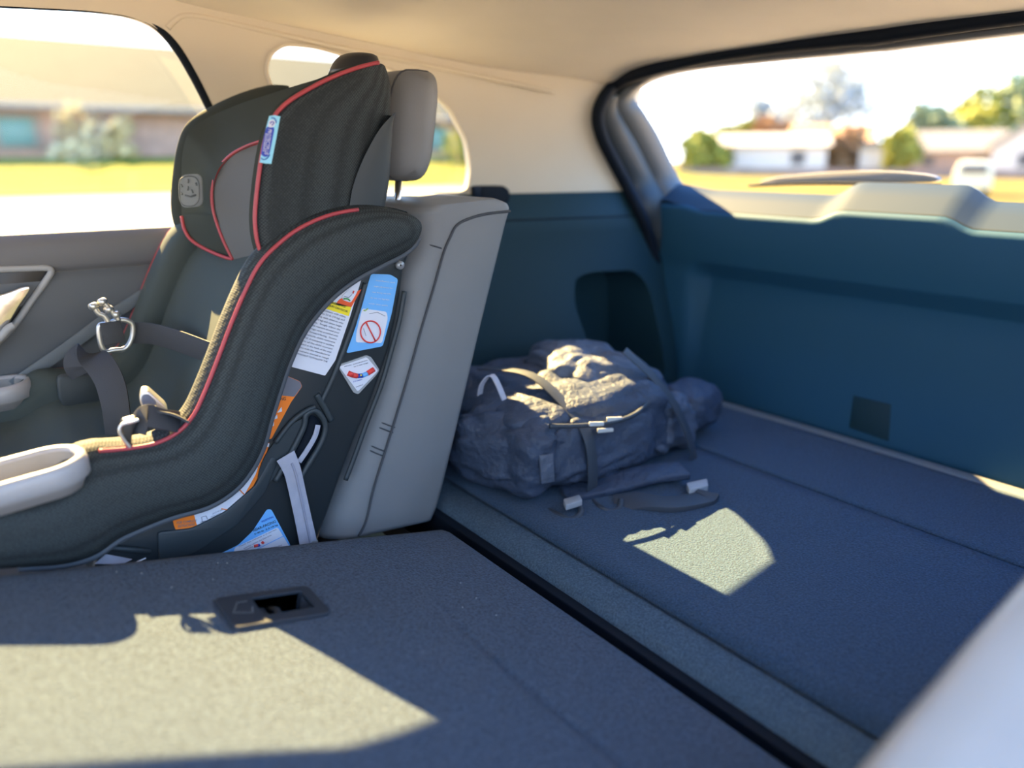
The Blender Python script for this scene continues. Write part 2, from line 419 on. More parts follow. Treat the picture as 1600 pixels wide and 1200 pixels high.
# cargo floor in two boards with the lip at the folded seat
fl = box('floor', (.62, -.05, -.66), (1.487, 1.36, FLOOR-.012), M['seal'], None, .002)
tag(fl, 'dark blue carpeted cargo floor', 'floor', kind='structure')
def board(name, x0, x1):
    r = [[V(x, y, FLOOR-.0006*abs(sin(7*x+3*y))) for y in [-.05+1.40*j/30 for j in range(31)]] for x in [x0+(x1-x0)*i/14 for i in range(15)]]
    o = loft(name, r, M['carpet2'], fl); solid(o, .011, 1); 
    return o
board('carpet_board', .70, 1.181); board('carpet_board', 1.187, 1.455)
rows = []
for j in range(41):
    y = -.05+1.36*j/40; rows.append([V(.632, y, -.66), V(.634, y, -.596), V(.640, y, -.583), V(.652, y, -.5775), V(.690, y, -.5765), V(.701, y, -.580), V(.703, y, -.59)])
lip = loft('trim_4', rows, mat('lip_carpet', (.075, .112, .145), 1, bump=(420, .8, .004), var=.3, varscale=330, spec=.1))
tag(lip, 'paler carpeted lip along the front edge of the cargo floor', 'trim', kind='structure')
hp = roundpoly([at(a, b, 'Z', FLOOR) for a, b in [(1266, 700), (1288, 696), (1358, 716), (1340, 722)]], .01)
slab('floor_handle', [p+V(0, 0, .001) for p in hp], V(0, 0, .003), M['plastic'], fl, .001, 2)
# sill strip
rows = []
for j in range(41):
    y = -.05+1.42*j/40; dx = -.012*sstep(.8, 1.3, y)
    rows.append([V(1.447+dx, y, -.585), V(1.449+dx, y, -.572), V(1.455+dx, y, -.568), V(1.478+dx, y, -.566), V(1.484+dx, y, -.57), V(1.486+dx, y, -.62)])
tag(loft('trim_5', rows, mat('sill_strip', (.16, .17, .18), .5)), 'grey sill strip along the rear edge of the cargo floor', 'trim', kind='structure')
fb = loft('trim_6', [[V(.56, y, -.60), V(.575, y, -.66), V(.64, y, -.66)] for y in (-.05, .3, .7, 1.05, 1.4)], M['seal'])
tag(fb, 'black bottom of the gap between folded seat and cargo floor', 'trim', kind='structure')

# tailgate: lower panel, ledge with the raised middle, frame, glass, wiper
tg = tag(bpy.data.objects.new('door_2', None), 'tailgate seen from inside, dark panel under a wide rear window', 'tailgate', kind='structure'); COL.objects.link(tg); tg.location = V(1.55, .77, -.62)+OFF
def bump_(y): return sstep(.935, .875, y)*sstep(.615, .675, y)
def tail_rows(y):
    b = bump_(y); e = sstep(1.22, 1.30, y)
    zf = -.126+.020*b+.012*e
    prof = [(1.545, zf+.058), (1.515, zf+.014), (1.500, zf), (1.498, zf-.012), (1.500, zf-.05), (1.502, -.243), (1.506, -.252)]
    rec = .048*(1-sstep(1.235, 1.262, y))
    prof += [(1.506+rec*.95, -.284), (1.506+rec, -.292), (1.505+rec*.85, -.34), (1.503+rec*.45, -.46), (1.502+rec*.1, -.56), (1.50, -.62)]
    return [V(x, y, z) for x, z in prof]
ys = [-.08+1.50*j/90 for j in range(91)]
rr = [tail_rows(y) for y in ys]
lp = loft('lower_panel', [r[2:]+[p+V(.035, 0, 0) for p in reversed(r[2:])] for r in rr], M['tailplastic'], tg, True, True)
def ledge_row(y):
    b = bump_(y); e = sstep(1.24, 1.37, y)
    zf = -.126+.020*b+.02*e; zb = -.079+.028*b+.012*e
    return [V(1.512, y, zf-.006), V(1.502, y, zf-.004), V(1.5005, y, zf+.0005), V(1.506, y, zf+.004), V(1.535, y, lerp(zf, zb, .55)), V(1.570, y, zb), V(1.585, y, zb-.002), V(1.59, y, zb-.03)]
ledge = loft('ledge', [ledge_row(y) for y in ys if y < 1.40], M['ledge'], tg)
sq = [at(a, b, 'X', 1.505) for a, b in [(1333, 618), (1392, 632), (1388, 690), (1326, 668)]]
def on_panel(p):
    for _ in range(4):
        x = pw_(-p.z, [(.30, 1.552), (.34, 1.546), (.46, 1.525), (.56, 1.507)])-.002; p = p*(x/p.x)
    return p
slab('access_cover', [on_panel(p) for p in sq], V(.02, 0, 0), M['plastic'], tg, .002, 2)
for a, b in [(1102, 357), (1412, 393)]:
    c = at(a, b, 'X', 1.5); mobj('screw_cap', *tube_geo([c+V(.006, 0, -.003), c+V(.02, 0, -.003)], .007, 12), M['plastic'], tg)
# glass opening and flange paths (far side traced, mirrored about the car's middle)
def both(pts, ym=.77):
    return list(pts)+[V(p.x, 2*ym-p.y, p.z) for p in reversed(pts)]
gl_edge = [at(1130, 300, 'X', 1.575), at(1080, 297, 'X', 1.575), at(1060, 289, 'X', 1.57), at(1047, 268, 'X', 1.555), at(1020, 212, 'X', 1.49), at(997, 175, 'X', 1.43), at(984, 158, 'X', 1.405), at(985, 146, 'X', 1.395),
           at(1005, 129, 'X', 1.39), at(1040, 116, 'X', 1.388), at(1100, 105, 'X', 1.39), at(1200, 94, 'X', 1.397), at(1300, 84, 'X', 1.402), at(1400, 74.5, 'X', 1.406)]
st_edge = [at(1026, 420, 'X', 1.463), at(1012, 365, 'X', 1.452), at(998, 325, 'X', 1.437), at(980, 288, 'X', 1.415), at(956, 243, 'X', 1.385), at(941, 212, 'X', 1.358), at(935, 183, 'X', 1.335), at(943, 155, 'X', 1.322),
           at(966, 129, 'X', 1.318), at(1005, 112, 'X', 1.322), at(1100, 89, 'X', 1.345), at(1200, 74, 'X', 1.366), at(1300, 63, 'X', 1.372), at(1400, 53, 'X', 1.376)]
def inside(px, py, gap=.016):
    a, b = .7, 2.0                # walk along the sight line to just inside the far wall
    d = at(px, py, 'X', 1.0)
    for _ in range(40):
        m = (a+b)/2; p = d*m
        if p.y < lean(p.x, p.z)-gap-(.03 if p.z < -.09 else 0): a = m
        else: b = m
    return d*a
st_edge[:9] = [inside(*q) for q in [(1030, 430), (1016, 372), (1000, 328), (981, 290), (957, 245), (942, 213), (936, 183), (944, 156), (966, 130)]]
ga, sa = cr(both(gl_edge), 6), cr(both(st_edge), 6)
mid1 = [lerp(s, g, .35)+V(.012, 0, 0) for s, g in zip(sa, ga)]
mid2 = [lerp(s, g, .62)+V(-.006, 0, 0) for s, g in zip(sa, ga)]
solid(loft('window_frame', [sa, mid1, mid2], mat('tail_frame', (.016, .024, .030), .5, bump=(900, .12, .0006)), tg), .006, 0)
solid(loft('frame_strip', [[p+V(.001, 0, 0) for p in mid2], ga, [g+V(.018, 0, 0) for g in ga]], mat('tail_frame_strip', (.085, .095, .10), .5, bump=(900, .12, .0006)), tg), .006, 0)
sr = cr(both(st_edge), 6)
tag(tube('trim_7', [p+V(-.004, 0, 0) for p in sr], .015, M['seal'], None, 10), 'black rubber seal around the tailgate opening', 'seal', kind='structure')
bot = [V(1.588, y, -.095) for y in (1.40, 1.2, .9, .6, .3, .1)]
gp = [V(p.x+.012, p.y, p.z) for p in cr(both(gl_edge), 3)]
gm = tessellate_polygon([gp]); mobj('window_glass', gp, [tuple(t) for t in gm], M['glass'], tg)
wp = [at(a, b, 'X', 1.64) for a, b in [(1185, 285), (1230, 274), (1330, 267), (1400, 268), (1455, 274), (1460, 284), (1400, 285), (1300, 284), (1230, 288)]]
slab('wiper_cover', cr(wp, 4, True), V(.02, 0, 0), mat('wiper_plastic', (.20, .19, .165), .6), tg, .004, 2)
tube('wiper_blade', cr([at(a, b, 'X', 1.63) for a, b in [(1170, 290), (1250, 287), (1350, 287), (1470, 290)]], 4), .004, M['seal'], tg)

for qs in [[(262, 44), (272, 33), (290, 24), (330, 29), (400, 45), (520, 72), (700, 109), (790, 128), (868, 144)]]:
    tag(tube('trim_10', cr([at(a, b, 'Y', lean(at(a, b, 'Y', 1.49).x, .2)-.001) for a, b in qs], 5), .005, M['pillar'], None, 8), 'beige edge where the pillar trim meets the headliner', 'trim', kind='structure')
# near side: quarter panel of the body behind the open rear door
nw = slab('wall_left', [V(.62, -.10, -.9), V(1.56, -.10, -.9), V(1.56, -.10, -.10), V(.62, -.10, -.15)], V(0, .05, 0), M['plastic'], None, .004, 2)
tag(nw, 'near side cargo wall beside the camera', 'trim panel', kind='structure')
# pale body edge of the door opening in the right foreground
ep = cr([at(a, b, 'Y', .17) for a, b in [(1180, 1400), (1262, 1300), (1340, 1208), (1405, 1130), (1470, 1055), (1535, 978), (1600, 905), (1680, 815), (1760, 740)]], 6)
rows = []
for p in ep:
    sec = [V(.012, .012, -.12), V(.004, .008, -.02), V(-.003, .002, -.006), V(0, -.004, .001), V(.006, -.012, .004), V(.02, -.035, .004), V(.03, -.07, -.006), V(.036, -.12, -.01), V(.03, -.16, -.03), V(.02, -.19, -.08), V(.02, -.20, -.2)]
    rows.append([p+q for q in sec])
tag(loft('trim_8', rows, M['body']), 'pale blue white painted edge of the near door opening, blurred in the corner', 'body edge', kind='structure')
# underside and near sill so no light leaks from below
tag(box('trim_9', (-1.4, -.1, -1.0), (.62, 1.56, -.95), M['seal'], None, .002), 'dark cabin floor below the rear seats', 'floor', kind='structure')
# ------------------------------------------------------------------ folded seat back in front
def fz(x): return FLOOR-.21*(x-.605)
FY = .985
fs = thing('folded_seat_back', (.2, .45, fz(.2)-.16), 'folded rear seat back lying flat, its dark carpeted back side up, in the foreground', 'seat back')
rows = []
for j in range(61):
    y = -.03+(FY+.03)*j/60
    r = []
    edge = sstep(FY-.03, FY, y)
    for i in range(421):
        x = -.62+1.225*i/420
        z = fz(x)+.0015*noise.noise(V(6*x, 6*y, 0))-.022*edge**2-.02*max(0, (x-.585)/.02)**2
        z -= .0045*math.exp(-((x-.437-.012*sin(9*y)*y)/.0045)**2)*sstep(.80, .62, y)
        r.append(V(x, y, z))
    rows.append(r)
low = [[p+V(0, 0, -.15) for p in r] for r in rows]
g = join_geo(grid_geo(rows), grid_geo(low), grid_geo([rows[0], low[0]]), grid_geo([rows[-1], low[-1]]),
             grid_geo([[r[0] for r in rows], [r[0] for r in low]]), grid_geo([[r[-1] for r in rows], [r[-1] for r in low]]))
car = mobj('carpet_back', *g, M['carpet'], fs)
box('seat_cushion', (-.60, -.02, -.948), (.50, .965, -.70), M['vinyl'], fs, .03, 3)
ax_, ay_ = V(1, 0, -.21).normalized(), V(0, 1, 0); an = ax_.cross(ay_).normalized()
def fp(x, y, h=0): return V(x, y, fz(x))+an*h
bz = roundpoly([fp(.193, .757), fp(.306, .757), fp(.306, .832), fp(.193, .832)], .010, 5)
hole = roundpoly([fp(.232, .775), fp(.293, .775), fp(.293, .819), fp(.232, .819)], .004, 4)
hc = prism('cutter', [p-an*.05 for p in hole], an*.1, None)
cut(car, [prism('cutter', [p-an*.04 for p in hole], an*.1, None)])
for p in car.data.polygons: p.use_smooth = True
bzo = slab('latch_bezel', [p-an*.004 for p in bz], an*.0085, M['bezel'], fs, .0022, 3)
apply_mods(bzo); cut(bzo, [hc])
for p in bzo.data.polygons: p.use_smooth = False
bev(bzo, .0008, 2, 50)
# well under the bezel
wl = []
for d in (.001, -.012, -.030): wl.append([p+an*d*1.0 for p in hole])
gw = grid_geo(wl, True); gw[1].append(tuple(2*len(hole)+k for k in range(len(hole))))
well = mobj('latch_well', *gw, M['blackplastic'], fs, False); 
tube('striker_bar', [fp(.258, .776, -.010), fp(.256, .800, -.006), fp(.254, .818, -.013)], .0038, M['bezel'], fs, 10)
ll = roundpoly([fp(.234, .779, -.016), fp(.247, .779, -.016), fp(.247, .815, -.016), fp(.234, .815, -.016)], .003)
slab('release_lever', ll, an*.008, M['bezel'], fs, .0015, 2)
# dotted release pictogram pressed into the bezel
dots = []
for a, b, n_ in [((.203, .790), (.214, .812), 6), ((.203, .790), (.222, .784), 7), ((.214, .812), (.224, .812), 4), ((.222, .784), (.226, .796), 4)]:
    for k in range(n_):
        t = k/(n_-1); c = fp(lerp(a[0], b[0], t), lerp(a[1], b[1], t), .0045)
        dots.append(tube_geo([c, c+an*.0005], .0006, 6))
mobj('release_symbol', *join_geo(*dots), M['greyplastic'], fs)
# lint on the pile
rl = random.Random(3); lint = []
def speck(p, r): 
    pts = [p+V(rl.uniform(-r, r), rl.uniform(-r, r), rl.uniform(0, r*.4)) for _ in range(3)]
    return tube_geo(pts, r*.45, 5)
for q in [(720, 912), (744, 936), (723, 950), (775, 963), (221, 897), (182, 895), (332, 907), (340, 881), (355, 881), (268, 919), (600, 1110), (660, 1020)]:
    d = at(q[0], q[1], 'Z', -1); t = (FLOOR+.21*.605)/(d.z+.21*d.x); lint.append(speck(d*t+an*.001, .0009))
tag(mobj('lint', *join_geo(*lint), M['dirt']), 'pale specks of lint scattered over the folded seat carpet', 'lint', kind='stuff')
lint = [speck(at(a, b, 'Z', FLOOR)+V(0, 0, .001), s_) for a, b, s_ in [(1416, 890, .0016), (1364, 882, .0011), (1155, 807, .003), (997, 832, .0015)]]
tag(mobj('lint', *join_geo(*lint), M['dirt']), 'pale specks of lint on the cargo floor carpet', 'lint', kind='stuff')

# ------------------------------------------------------------------ upright grey seat
st = thing('rear_seat', (.52, 1.27, -.66), 'upright grey vinyl rear seat behind the child seat', 'seat')
def sp(px, py): return at(px, py, 'Y', 1.04)
front = [sp(505, 852), sp(527, 790), sp(548, 735), sp(572, 672), sp(595, 600), sp(615, 520), sp(630, 450), sp(645, 395), sp(650, 350), sp(652, 335), sp(668, 322)]
rear = [V(.615, 1.04, -.60), sp(690, 780), sp(712, 690), sp(733, 600), sp(754, 510), sp(776, 420), sp(793, 350), sp(799, 330), sp(799, 322), sp(794, 316), sp(778, 310)]
fr_, re_ = cr(front, 5), cr(rear, 5)
rows = []
N = len(fr_)
for i in range(N):
    f, r = fr_[i], re_[i]; y0, y1 = 1.04, 1.488; L = (r-f).length; rd = min(.06, L*.3)
    d = (r-f).normalized(); sec = []
    bl = .012*sstep(.0, .3, i/N)
    for k in range(9):      # rounded front edge (bolster) on the near side
        a = pi/2*k/8; sec.append(f+d*(rd*(1-sin(a)))+V(0, .055*(1-cos(a)), 0)-V(0, 0, 0))
    sec = sec[::1]
    sec = [f+d*L*.5+V(0, 0, 0)]+[f+d*(rd*1.05)+V(0, -.0, 0)]+[f+d*(rd*(1-sin(pi/2*k/8)))+V(0, .055*(1-cos(pi/2*k/8)), 0) for k in range(9)]
    q_ = lerp(1, -1.4, sstep(.62, .85, i/N)); xs_ = sec[-1].x; zs_ = sec[-1].z
    sec += [V(xs_+.012*q_, 1.15, zs_), V(xs_+.02*q_, 1.27, zs_), V(xs_+.012*q_, 1.39, zs_), f+V(0, y1-1.04-.03, 0), f+d*.03+V(0, y1-1.04, 0)]
    sec += [r-d*.012+V(0, y1-1.04, 0), r+V(0, y1-1.04-.012, 0), r+V(0, .012, 0), r-d*.004+V(0, .003, 0), r-d*.012]
    rows.append(sec)
sb = loft('seat_back', rows, M['vinyl2'], st, True, True)
sb.data.materials.append(M['vinyl'])
ns = len(rows[0])
seam = [at(a, b, 'Y', 1.0385) for a, b in [(560, 838), (572, 814), (584, 763), (602, 705), (620, 647), (640, 580), (659, 512), (677, 452), (693, 396), (703, 372), (714, 352), (735, 341), (762, 334), (797, 330)]]
tube('seam', cr(seam, 5), .0022, M['stitch'], st, 6)
def bol(px, py, t):       # point on the rounded front edge, t = 0 at the seam
    return None
for a, b in [((580, 653), (617, 668)), ((577, 661), (614, 676)), ((566, 690), (603, 706)), ((564, 697), (600, 713)), ((653, 378), (690, 388))]:
    p0, p1 = at(a[0], a[1], 'Y', 1.062), at(b[0], b[1], 'Y', 1.0392)
    m_ = lerp(p0, p1, .5); m_.y = 1.043
    tube('stitching', cr([p0, m_, p1], 5), .0013, M['stitch'], st, 6)
# headrest
hx, hz = .668, .048
rows = []
for j in range(17):
    t = j/16*2-1; y = 1.265+.135*t; q = (1-abs(t)**5)**.4
    sec = []
    for k in range(28):
        a = 2*pi*k/28; cx, cz = cos(a), sin(a)
        ex, ez = .050*abs(cx)**.55*(1 if cx > 0 else -1), .088*abs(cz)**.5*(1 if cz > 0 else -1)
        sec.append(V(hx+ex*q*(.86+.14*q)+.16*ez, y, hz+ez*(.80+.20*q)))
    rows.append(sec)
hd = loft('headrest', rows, M['vinyl2'], st, True, True)
tube('headrest_seam', [p+V(0, -.002, 0) for p in rows[2]], .0016, M['stitch'], hd, 6, True)
for y in (1.205, 1.325):
    tube('headrest_post', [V(.665, y, -.035), V(.655, y, -.115)], .006, M['chrome'], st, 12)
    tube('post_collar', [V(.659, y, -.073), V(.657, y, -.086)], .016, M['blackplastic'], st, 16)
rows = [[V(x, y, -.60-.03*sstep(.25, .45, x)+.03*sstep(.1, -.15, x)-.02*((y-1.26)/.23)**4) for y in [1.035+.45*k/12 for k in range(13)]] for x in [-.30+.78*i/20 for i in range(21)]]
solid(loft('seat_cushion', rows, M['vinyl'], st), .14, -1)

# ------------------------------------------------------------------ child seat
YN, YC = 1.0, 1.232
cs = thing('child_seat', (.25, YC, -.60), 'black mesh child car seat with red piping and many labels', 'child seat')
def A(px, py, y=YN): return at(px, py, 'Y', y)
def mir(p): return V(p.x, 2*YC-p.y, p.z)
pairs = [((-110, 785), (-110, 900)), ((-40, 778), (-40, 897)), ((30, 766), (30, 893)), ((85, 748), (100, 888)), ((120, 716), (150, 874)), ((150, 706), (185, 850)), ((172, 704), (215, 835)), ((202, 701), (272, 812)), ((245, 693), (330, 795)),
         ((280, 675), (372, 768)), ((304, 648), (398, 736)), ((322, 610), (416, 700)), ((340, 565), (427, 660)), ((360, 512), (441, 615)), ((381, 462), (458, 566)), ((405, 415), (483, 515)), ((436, 382), (522, 468)),
         ((470, 357), (562, 437)), ((510, 339), (603, 415)), ((550, 330), (637, 397)), ((590, 327), (655, 380)), ((625, 331), (661, 362)), ((645, 337), (659, 350))]
I3 = cr([A(*a) for a, b in pairs], 4); O3 = cr([A(*b) for a, b in pairs], 4)
def bolster(mirror=False):
    rows = []; n = len(I3)
    for i in range(n):
        I, O = I3[i], O3[i]; d = O-I; L = d.length; d = d.normalized() if L else V(0, 0, -1)
        B = .020*min(1, L/.09); T = .056*(1-.75*sstep(.86, 1, i/(n-1))); yO = .018
        loc = [(0, 0), (.10*L, -.5*B), (.28*L, -.92*B), (.5*L, -B), (.72*L, -.8*B), (.88*L, -.35*B), (.97*L, .25*B), (L, yO), (L-.006, .034), (.82*L, .05), (.55*L, T), (.22*L, T+.004), (.06*L, T), (-.004, T*.75), (-.009, T*.42), (-.007, .014), (-.003, .004)]
        s = [I+d*a+V(0, b, 0) for a, b in loc]
        rows.append([mir(p) for p in s] if mirror else s)
    return rows
bn, bf = bolster(), bolster(True)
loft('side_bolster', bn, M['mesh'], cs, True, True)
loft('side_bolster', bf, M['cloth'], cs, True, True)
i0 = 4*4+2
tube('piping', [p+V(-.001, -.0015, .001) for p in I3[5*4+1:19*4+2]], .0027, M['piping'], cs, 8)
tube('piping', [mir(p+V(-.001, -.0015, .001)) for p in I3[i0+4:19*4+2]], .0027, M['piping'], cs, 8)
tube('cover_binding', [p+V(0, .010, -.001) for p in O3[8:-6]], .0045, M['bind'], cs, 8)
# folded back cover fringe by the cup holder, its sunlight painted as pale colour
pts = cr([A(128, 712, 1.004), A(165, 706, 1.003), A(200, 703, 1.003)], 6)
ribbon('cover_fringe', pts, .013, .003, V(0, -.6, -1), mat('sunlit_mesh_fabric', (.42, .38, .28), .9, weave=420), cs)
ribbon('cover_fringe', cr([A(104, 706, 1.02), A(135, 699, 1.02), A(165, 696, 1.025), A(200, 692, 1.03)], 6), .022, .003, V(0, 1, .25), bpy.data.materials['sunlit_mesh_fabric'], cs)

# pan and back cushion between the bolsters
rows = []
for i in range(2, len(I3)-4, 2):
    I, O = I3[i], O3[i]; t = .50+.1*sstep(.2, .5, i/len(I3))
    c = lerp(I, O, t); r = []
    for k in range(25):
        u = k/24; y = 1.055+(2*(YC-1.055))*u; sag = 1-abs(2*u-1)**2.6
        p = lerp(lerp(I, O, .30), c, sag); r.append(V(p.x, y, p.z))
    rows.append(r)
loft('seat_pad', rows, M['cloth'], cs)
# shell: side outline behind the covers
sh = [(140, 905), (150, 868), (205, 830), (280, 795), (345, 765), (385, 715), (405, 665), (420, 615), (440, 560), (470, 500), (510, 450), (560, 415), (602, 390), (628, 386), (640, 390), (640, 400), (632, 420), (627, 460), (620, 500), (610, 545), (595, 590), (576, 640), (554, 690), (537, 735), (521, 780), (503, 830), (492, 862), (475, 905)]
shell = slab('shell', [at(a, b, 'Y', 1.034) for a, b in sh], V(0, .40, 0), M['shell'], cs, .008, 3)
SY = 1.0335
def S(px, py, dy=0): return at(px, py, 'Y', SY-dy)
# raised ribs and the rear spine of the shell
def rib(name, pts, r=.003, m='shell2'): return tube(name, cr([S(*q) for q in pts], 6), r, M[m], shell, 8)
rib('rib', [(571, 442), (558, 488), (541, 535), (522, 585), (500, 632)], .0042)
rib('rib', [(632, 455), (624, 500), (612, 545), (596, 600), (575, 655), (556, 708), (540, 750)], .004)
rib('rib', [(420, 720), (402, 765), (370, 805), (330, 838), (285, 856)], .004)
rib('rib', [(494, 616), (506, 636), (517, 657)], .005)
slab('lower_shell', roundpoly([S(246, 832, .004), S(300, 826, .004), S(352, 800, .004), S(398, 760, .004), S(425, 712, .004), S(436, 720, .004), S(415, 770, .004), S(372, 820, .004), S(310, 862, .004), S(250, 885, .004)], .006), V(0, .01, 0), M['shell2'], cs, .002, 2)
# belt path: black plate for the shade in the opening, raised hoop, strap inside
op = cr([S(*q) for q in [(440, 742), (462, 705), (478, 672), (484, 650), (494, 652), (503, 668), (498, 690), (482, 716), (466, 740)]], 5, True)
slab('belt_slot_shade', [p+V(0, -.0022, 0) for p in op], V(0, .004, 0), M['seal'], cs, 0)
hoop = cr([S(*q, .004) for q in [(430, 752), (452, 712), (474, 668), (478, 648), (492, 642), (505, 655), (508, 672), (500, 695), (484, 722), (470, 745)]], 6)
tube('belt_guide', hoop, .0045, M['shell2'], cs, 10)
tube('belt_guide', cr([S(*q, .004) for q in [(430, 692), (455, 660), (478, 642), (492, 636)]], 6), .0038, M['shell2'], cs, 10)
ribbon('belt_webbing', cr([S(*q, .0045) for q in [(497, 664), (492, 682), (480, 703), (467, 722)]], 5), .008, .0015, V(.8, 0, .45), M['webgrey'], cs)
cp = prism('belt_pad', cr([S(*q, .003) for q in [(404, 755), (410, 722), (430, 690), (455, 665), (474, 655), (470, 676), (450, 710), (428, 748)]], 5, True), V(0, .003, 0), M['shell2'], cs)
# anchor strap hanging from the slot
rows_c = cr([S(*q, .010) for q in [(446, 712), (452, 724), (458, 740), (466, 775), (474, 812), (481, 845), (486, 875)]], 6)
strap = ribbon('anchor_strap', rows_c, lambda t: .029-.004*sin(pi*t), .0018, V(1, 0, -.22), M['webgrey'], cs)
ribbon('strap_fold_shade', [p+V(.003, -.002, 0) for p in rows_c[6:]], .0035, .0015, V(1, 0, -.22), mat('webbing_shadow', (.30, .30, .37), .6, bump=(500, .3, .001)), strap)  # shade of the fold drawn as a darker strip of webbing
slab('anchor_hook', roundpoly([S(482, 846, .011), S(497, 843, .011), S(499, 858, .011), S(484, 862, .011)], .003), V(0, .004, 0), M['metal'], cs, .001, 2)
c = S(624, 414); mobj('screw', *tube_geo([c+V(0, -.004, 0), c+V(0, .004, 0)], .0065, 20), mat('screw_grey', (.45, .46, .47), .4, .5), cs)
mobj('screw_recess', *tube_geo([c+V(0, -.0046, 0), c+V(0, -.003, 0)], .0016, 8), M['blackplastic'], cs)

# ---- labels on the shell
def label(name, pts, m, parent=cs, dy=.0006, r=.002, th=.0007):
    P = [S(a, b, dy) for a, b in pts]
    return prism(name, roundpoly(P, r) if r else P, V(0, th, 0), M[m], parent)
def words(parent, body, p0, p1, size, m='ink', dy=.0013, fit=True):
    a, b = S(*p0, dy), S(*p1, dy); d = b-a
    return text('lettering', body, a, d, V(0, 0, 1), size, M[m], parent, d.length if fit else None)
w1 = label('warning_label', [(545, 437), (566, 432), (547, 495), (524, 563), (508, 587), (455, 573), (462, 545), (490, 495), (520, 458)], 'white')
w1['label'] = 'white warning label with yellow and orange bands'
label('warning_picture', [(530, 468), (565, 452), (549, 480), (524, 476)], 'vermil', w1, .0012, .001)
label('warning_picture', [(534, 463), (548, 450), (560, 452), (555, 462), (548, 473), (536, 469)], 'white', w1, .0018, .003)
tube('picture_line', [S(*q, .003) for q in [(538, 463), (545, 465), (550, 460)]], .0004, M['inkgrey'], w1, 5)
tube('picture_line', cr([S(*q, .003) for q in [(537, 467), (543, 467), (547, 470)]], 4), .0011, M['green'], w1, 5)
tube('picture_line', [S(*q, .003) for q in [(551.5, 458.5), (553, 454.5)]], .001, M['redlabel'], w1, 5)
label('warning_band', [(515, 470), (549, 480), (545, 494), (508, 482)], 'yellow', w1, .0012, 0)
words(w1, 'WARNING!', (512, 473), (540, 481), .0052, dy=.002)
words(w1, 'SERIOUS INJURY CAN OCCUR.', (498, 473), (543, 488.5), .0042, dy=.002)
lines = ['child positions with safety', 'less than 22 lb (10 kg) and', 'Use only with children who', '(1 to 30 kg) and whose height', 'or less.  Snugly adjust the', 'of child restraint around your', 'anchorage strap provided with', 'child forward-facing.  Secure', 'the vehicle child restraint', 'IN CASE of emergency or accident', 'actions of the child restraint', 'is located at the back of the seat', 'complies with the manufacturer', 'child restraint manual in rough', 'IT IS IMPORTANT TO FOLLOW THE']
for k, t_ in enumerate(lines):
    f = k/14; words(w1, t_, (lerp(494, 452, f), lerp(482.5, 550.5, f)), (lerp(540, 511, f), lerp(496.5, 566.5, f)), .0037, 'inkgrey')
b1 = label('no_sign_label', [(580, 428), (610, 429), (622, 436), (612, 490), (598, 541), (541, 552), (556, 510), (573, 450)], 'sky_blue', r=.004)
b1['label'] = 'pale blue label with a red prohibition sign'
label('label_panel', [(566, 482), (604, 487), (606, 497), (597, 536), (556, 535), (557, 520)], 'white', b1, .0012, .004)
ring = [S(579+15.5*cos(a), 518.5+17*sin(a), .0025) for a in [2*pi*k/40 for k in range(40)]]
tube('prohibition_ring', ring, .0011, M['redlabel'], b1, 6, True)
tube('prohibition_bar', [S(572, 503.5, .0025), S(587, 533.5, .0025)], .0011, M['redlabel'], b1, 6)
tube('check_mark', [S(568.5, 484.5, .0025), S(570.5, 486, .0025), S(575, 482, .0025)], .0009, M['lime'], b1, 5)
for k in range(5):
    y0 = 439+k*9; words(b1, ['Installation and', 'angle adjustment for', 'rear facing use only', 'do not use lap belt', 'with this path'][k], (587-k*2.8, y0), (616-k*2.6, y0+3.5), .0030, 'white')
for a, b in [((577, 490), (590, 488)), ((590, 488), (602, 494)), ((572, 525), (568, 513))]:
    tube('label_sketch', [S(*a, .002), S(*b, .002)], .0003, M['labelgrey'], b1, 4)
d1 = label('level_indicator', [(527, 571), (573, 555), (580, 558), (593, 578), (588, 586), (560, 616), (553, 614)], 'greyplastic', r=.003, dy=.002, th=.003)
d1['label'] = 'white pentagon level indicator with a red and blue scale'
label('level_card', [(530, 573), (573, 558), (591, 579), (559, 612)], 'white', d1, .0026, .003)
arc = [(544, 583), (551, 586), (558, 587.5), (566, 587), (574, 583.5), (584, 577)]
for (a, b), m_ in zip(zip(arc, arc[1:]), ['redlabel', 'redlabel', 'navy', 'sky_blue', 'redlabel']):
    tube('level_scale', [S(*a, .0035), S(*b, .0035)], .0040 if m_ == 'redlabel' else .0036, M[m_], d1, 10)
tube('level_bubble', [S(563, 586.5, .0068), S(565, 586.3, .0068)], .0014, M['yellow'], d1, 8)
words(d1, 'REAR FACING', (538, 573.5), (549, 571), .0022, 'inkgrey', .0034); words(d1, 'Level indicator must', (552, 570), (574, 563.5), .0026, 'inkgrey', .0034); words(d1, 'be in this range', (553, 574), (575, 567.5), .0026, 'inkgrey', .0034)
words(d1, '0-3 months', (552, 597.5), (566, 593.5), .003, 'navy', .0034); words(d1, 'see manual', (556, 605.5), (567, 601.5), .0026, 'inkgrey', .0034)
o1 = label('facing_label', [(430, 590), (450, 588), (469, 596), (472, 604), (455, 628), (424, 686), (416, 686), (418, 640)], 'orange', r=.0025)
o1['label'] = 'orange label with a grey top and white arrows'
label('label_header', [(432, 590.5), (450, 588.5), (469, 596.5), (471.5, 604), (460, 620), (432, 617)], 'labelgrey', o1, .0012, .002)
words(o1, 'FORWARD-FACING', (394, 625), (446, 625.5), .0068, dy=.002); words(o1, 'ONLY', (421, 633), (436, 631), .0062, dy=.002)
for a in [[(433, 645), (440, 636), (440.5, 643)], [(426.5, 656.5), (433, 648), (433.5, 653.5)], [(424, 667), (428, 659), (428, 665)]]:
    label('arrow', a, 'white', o1, .0014, 0)
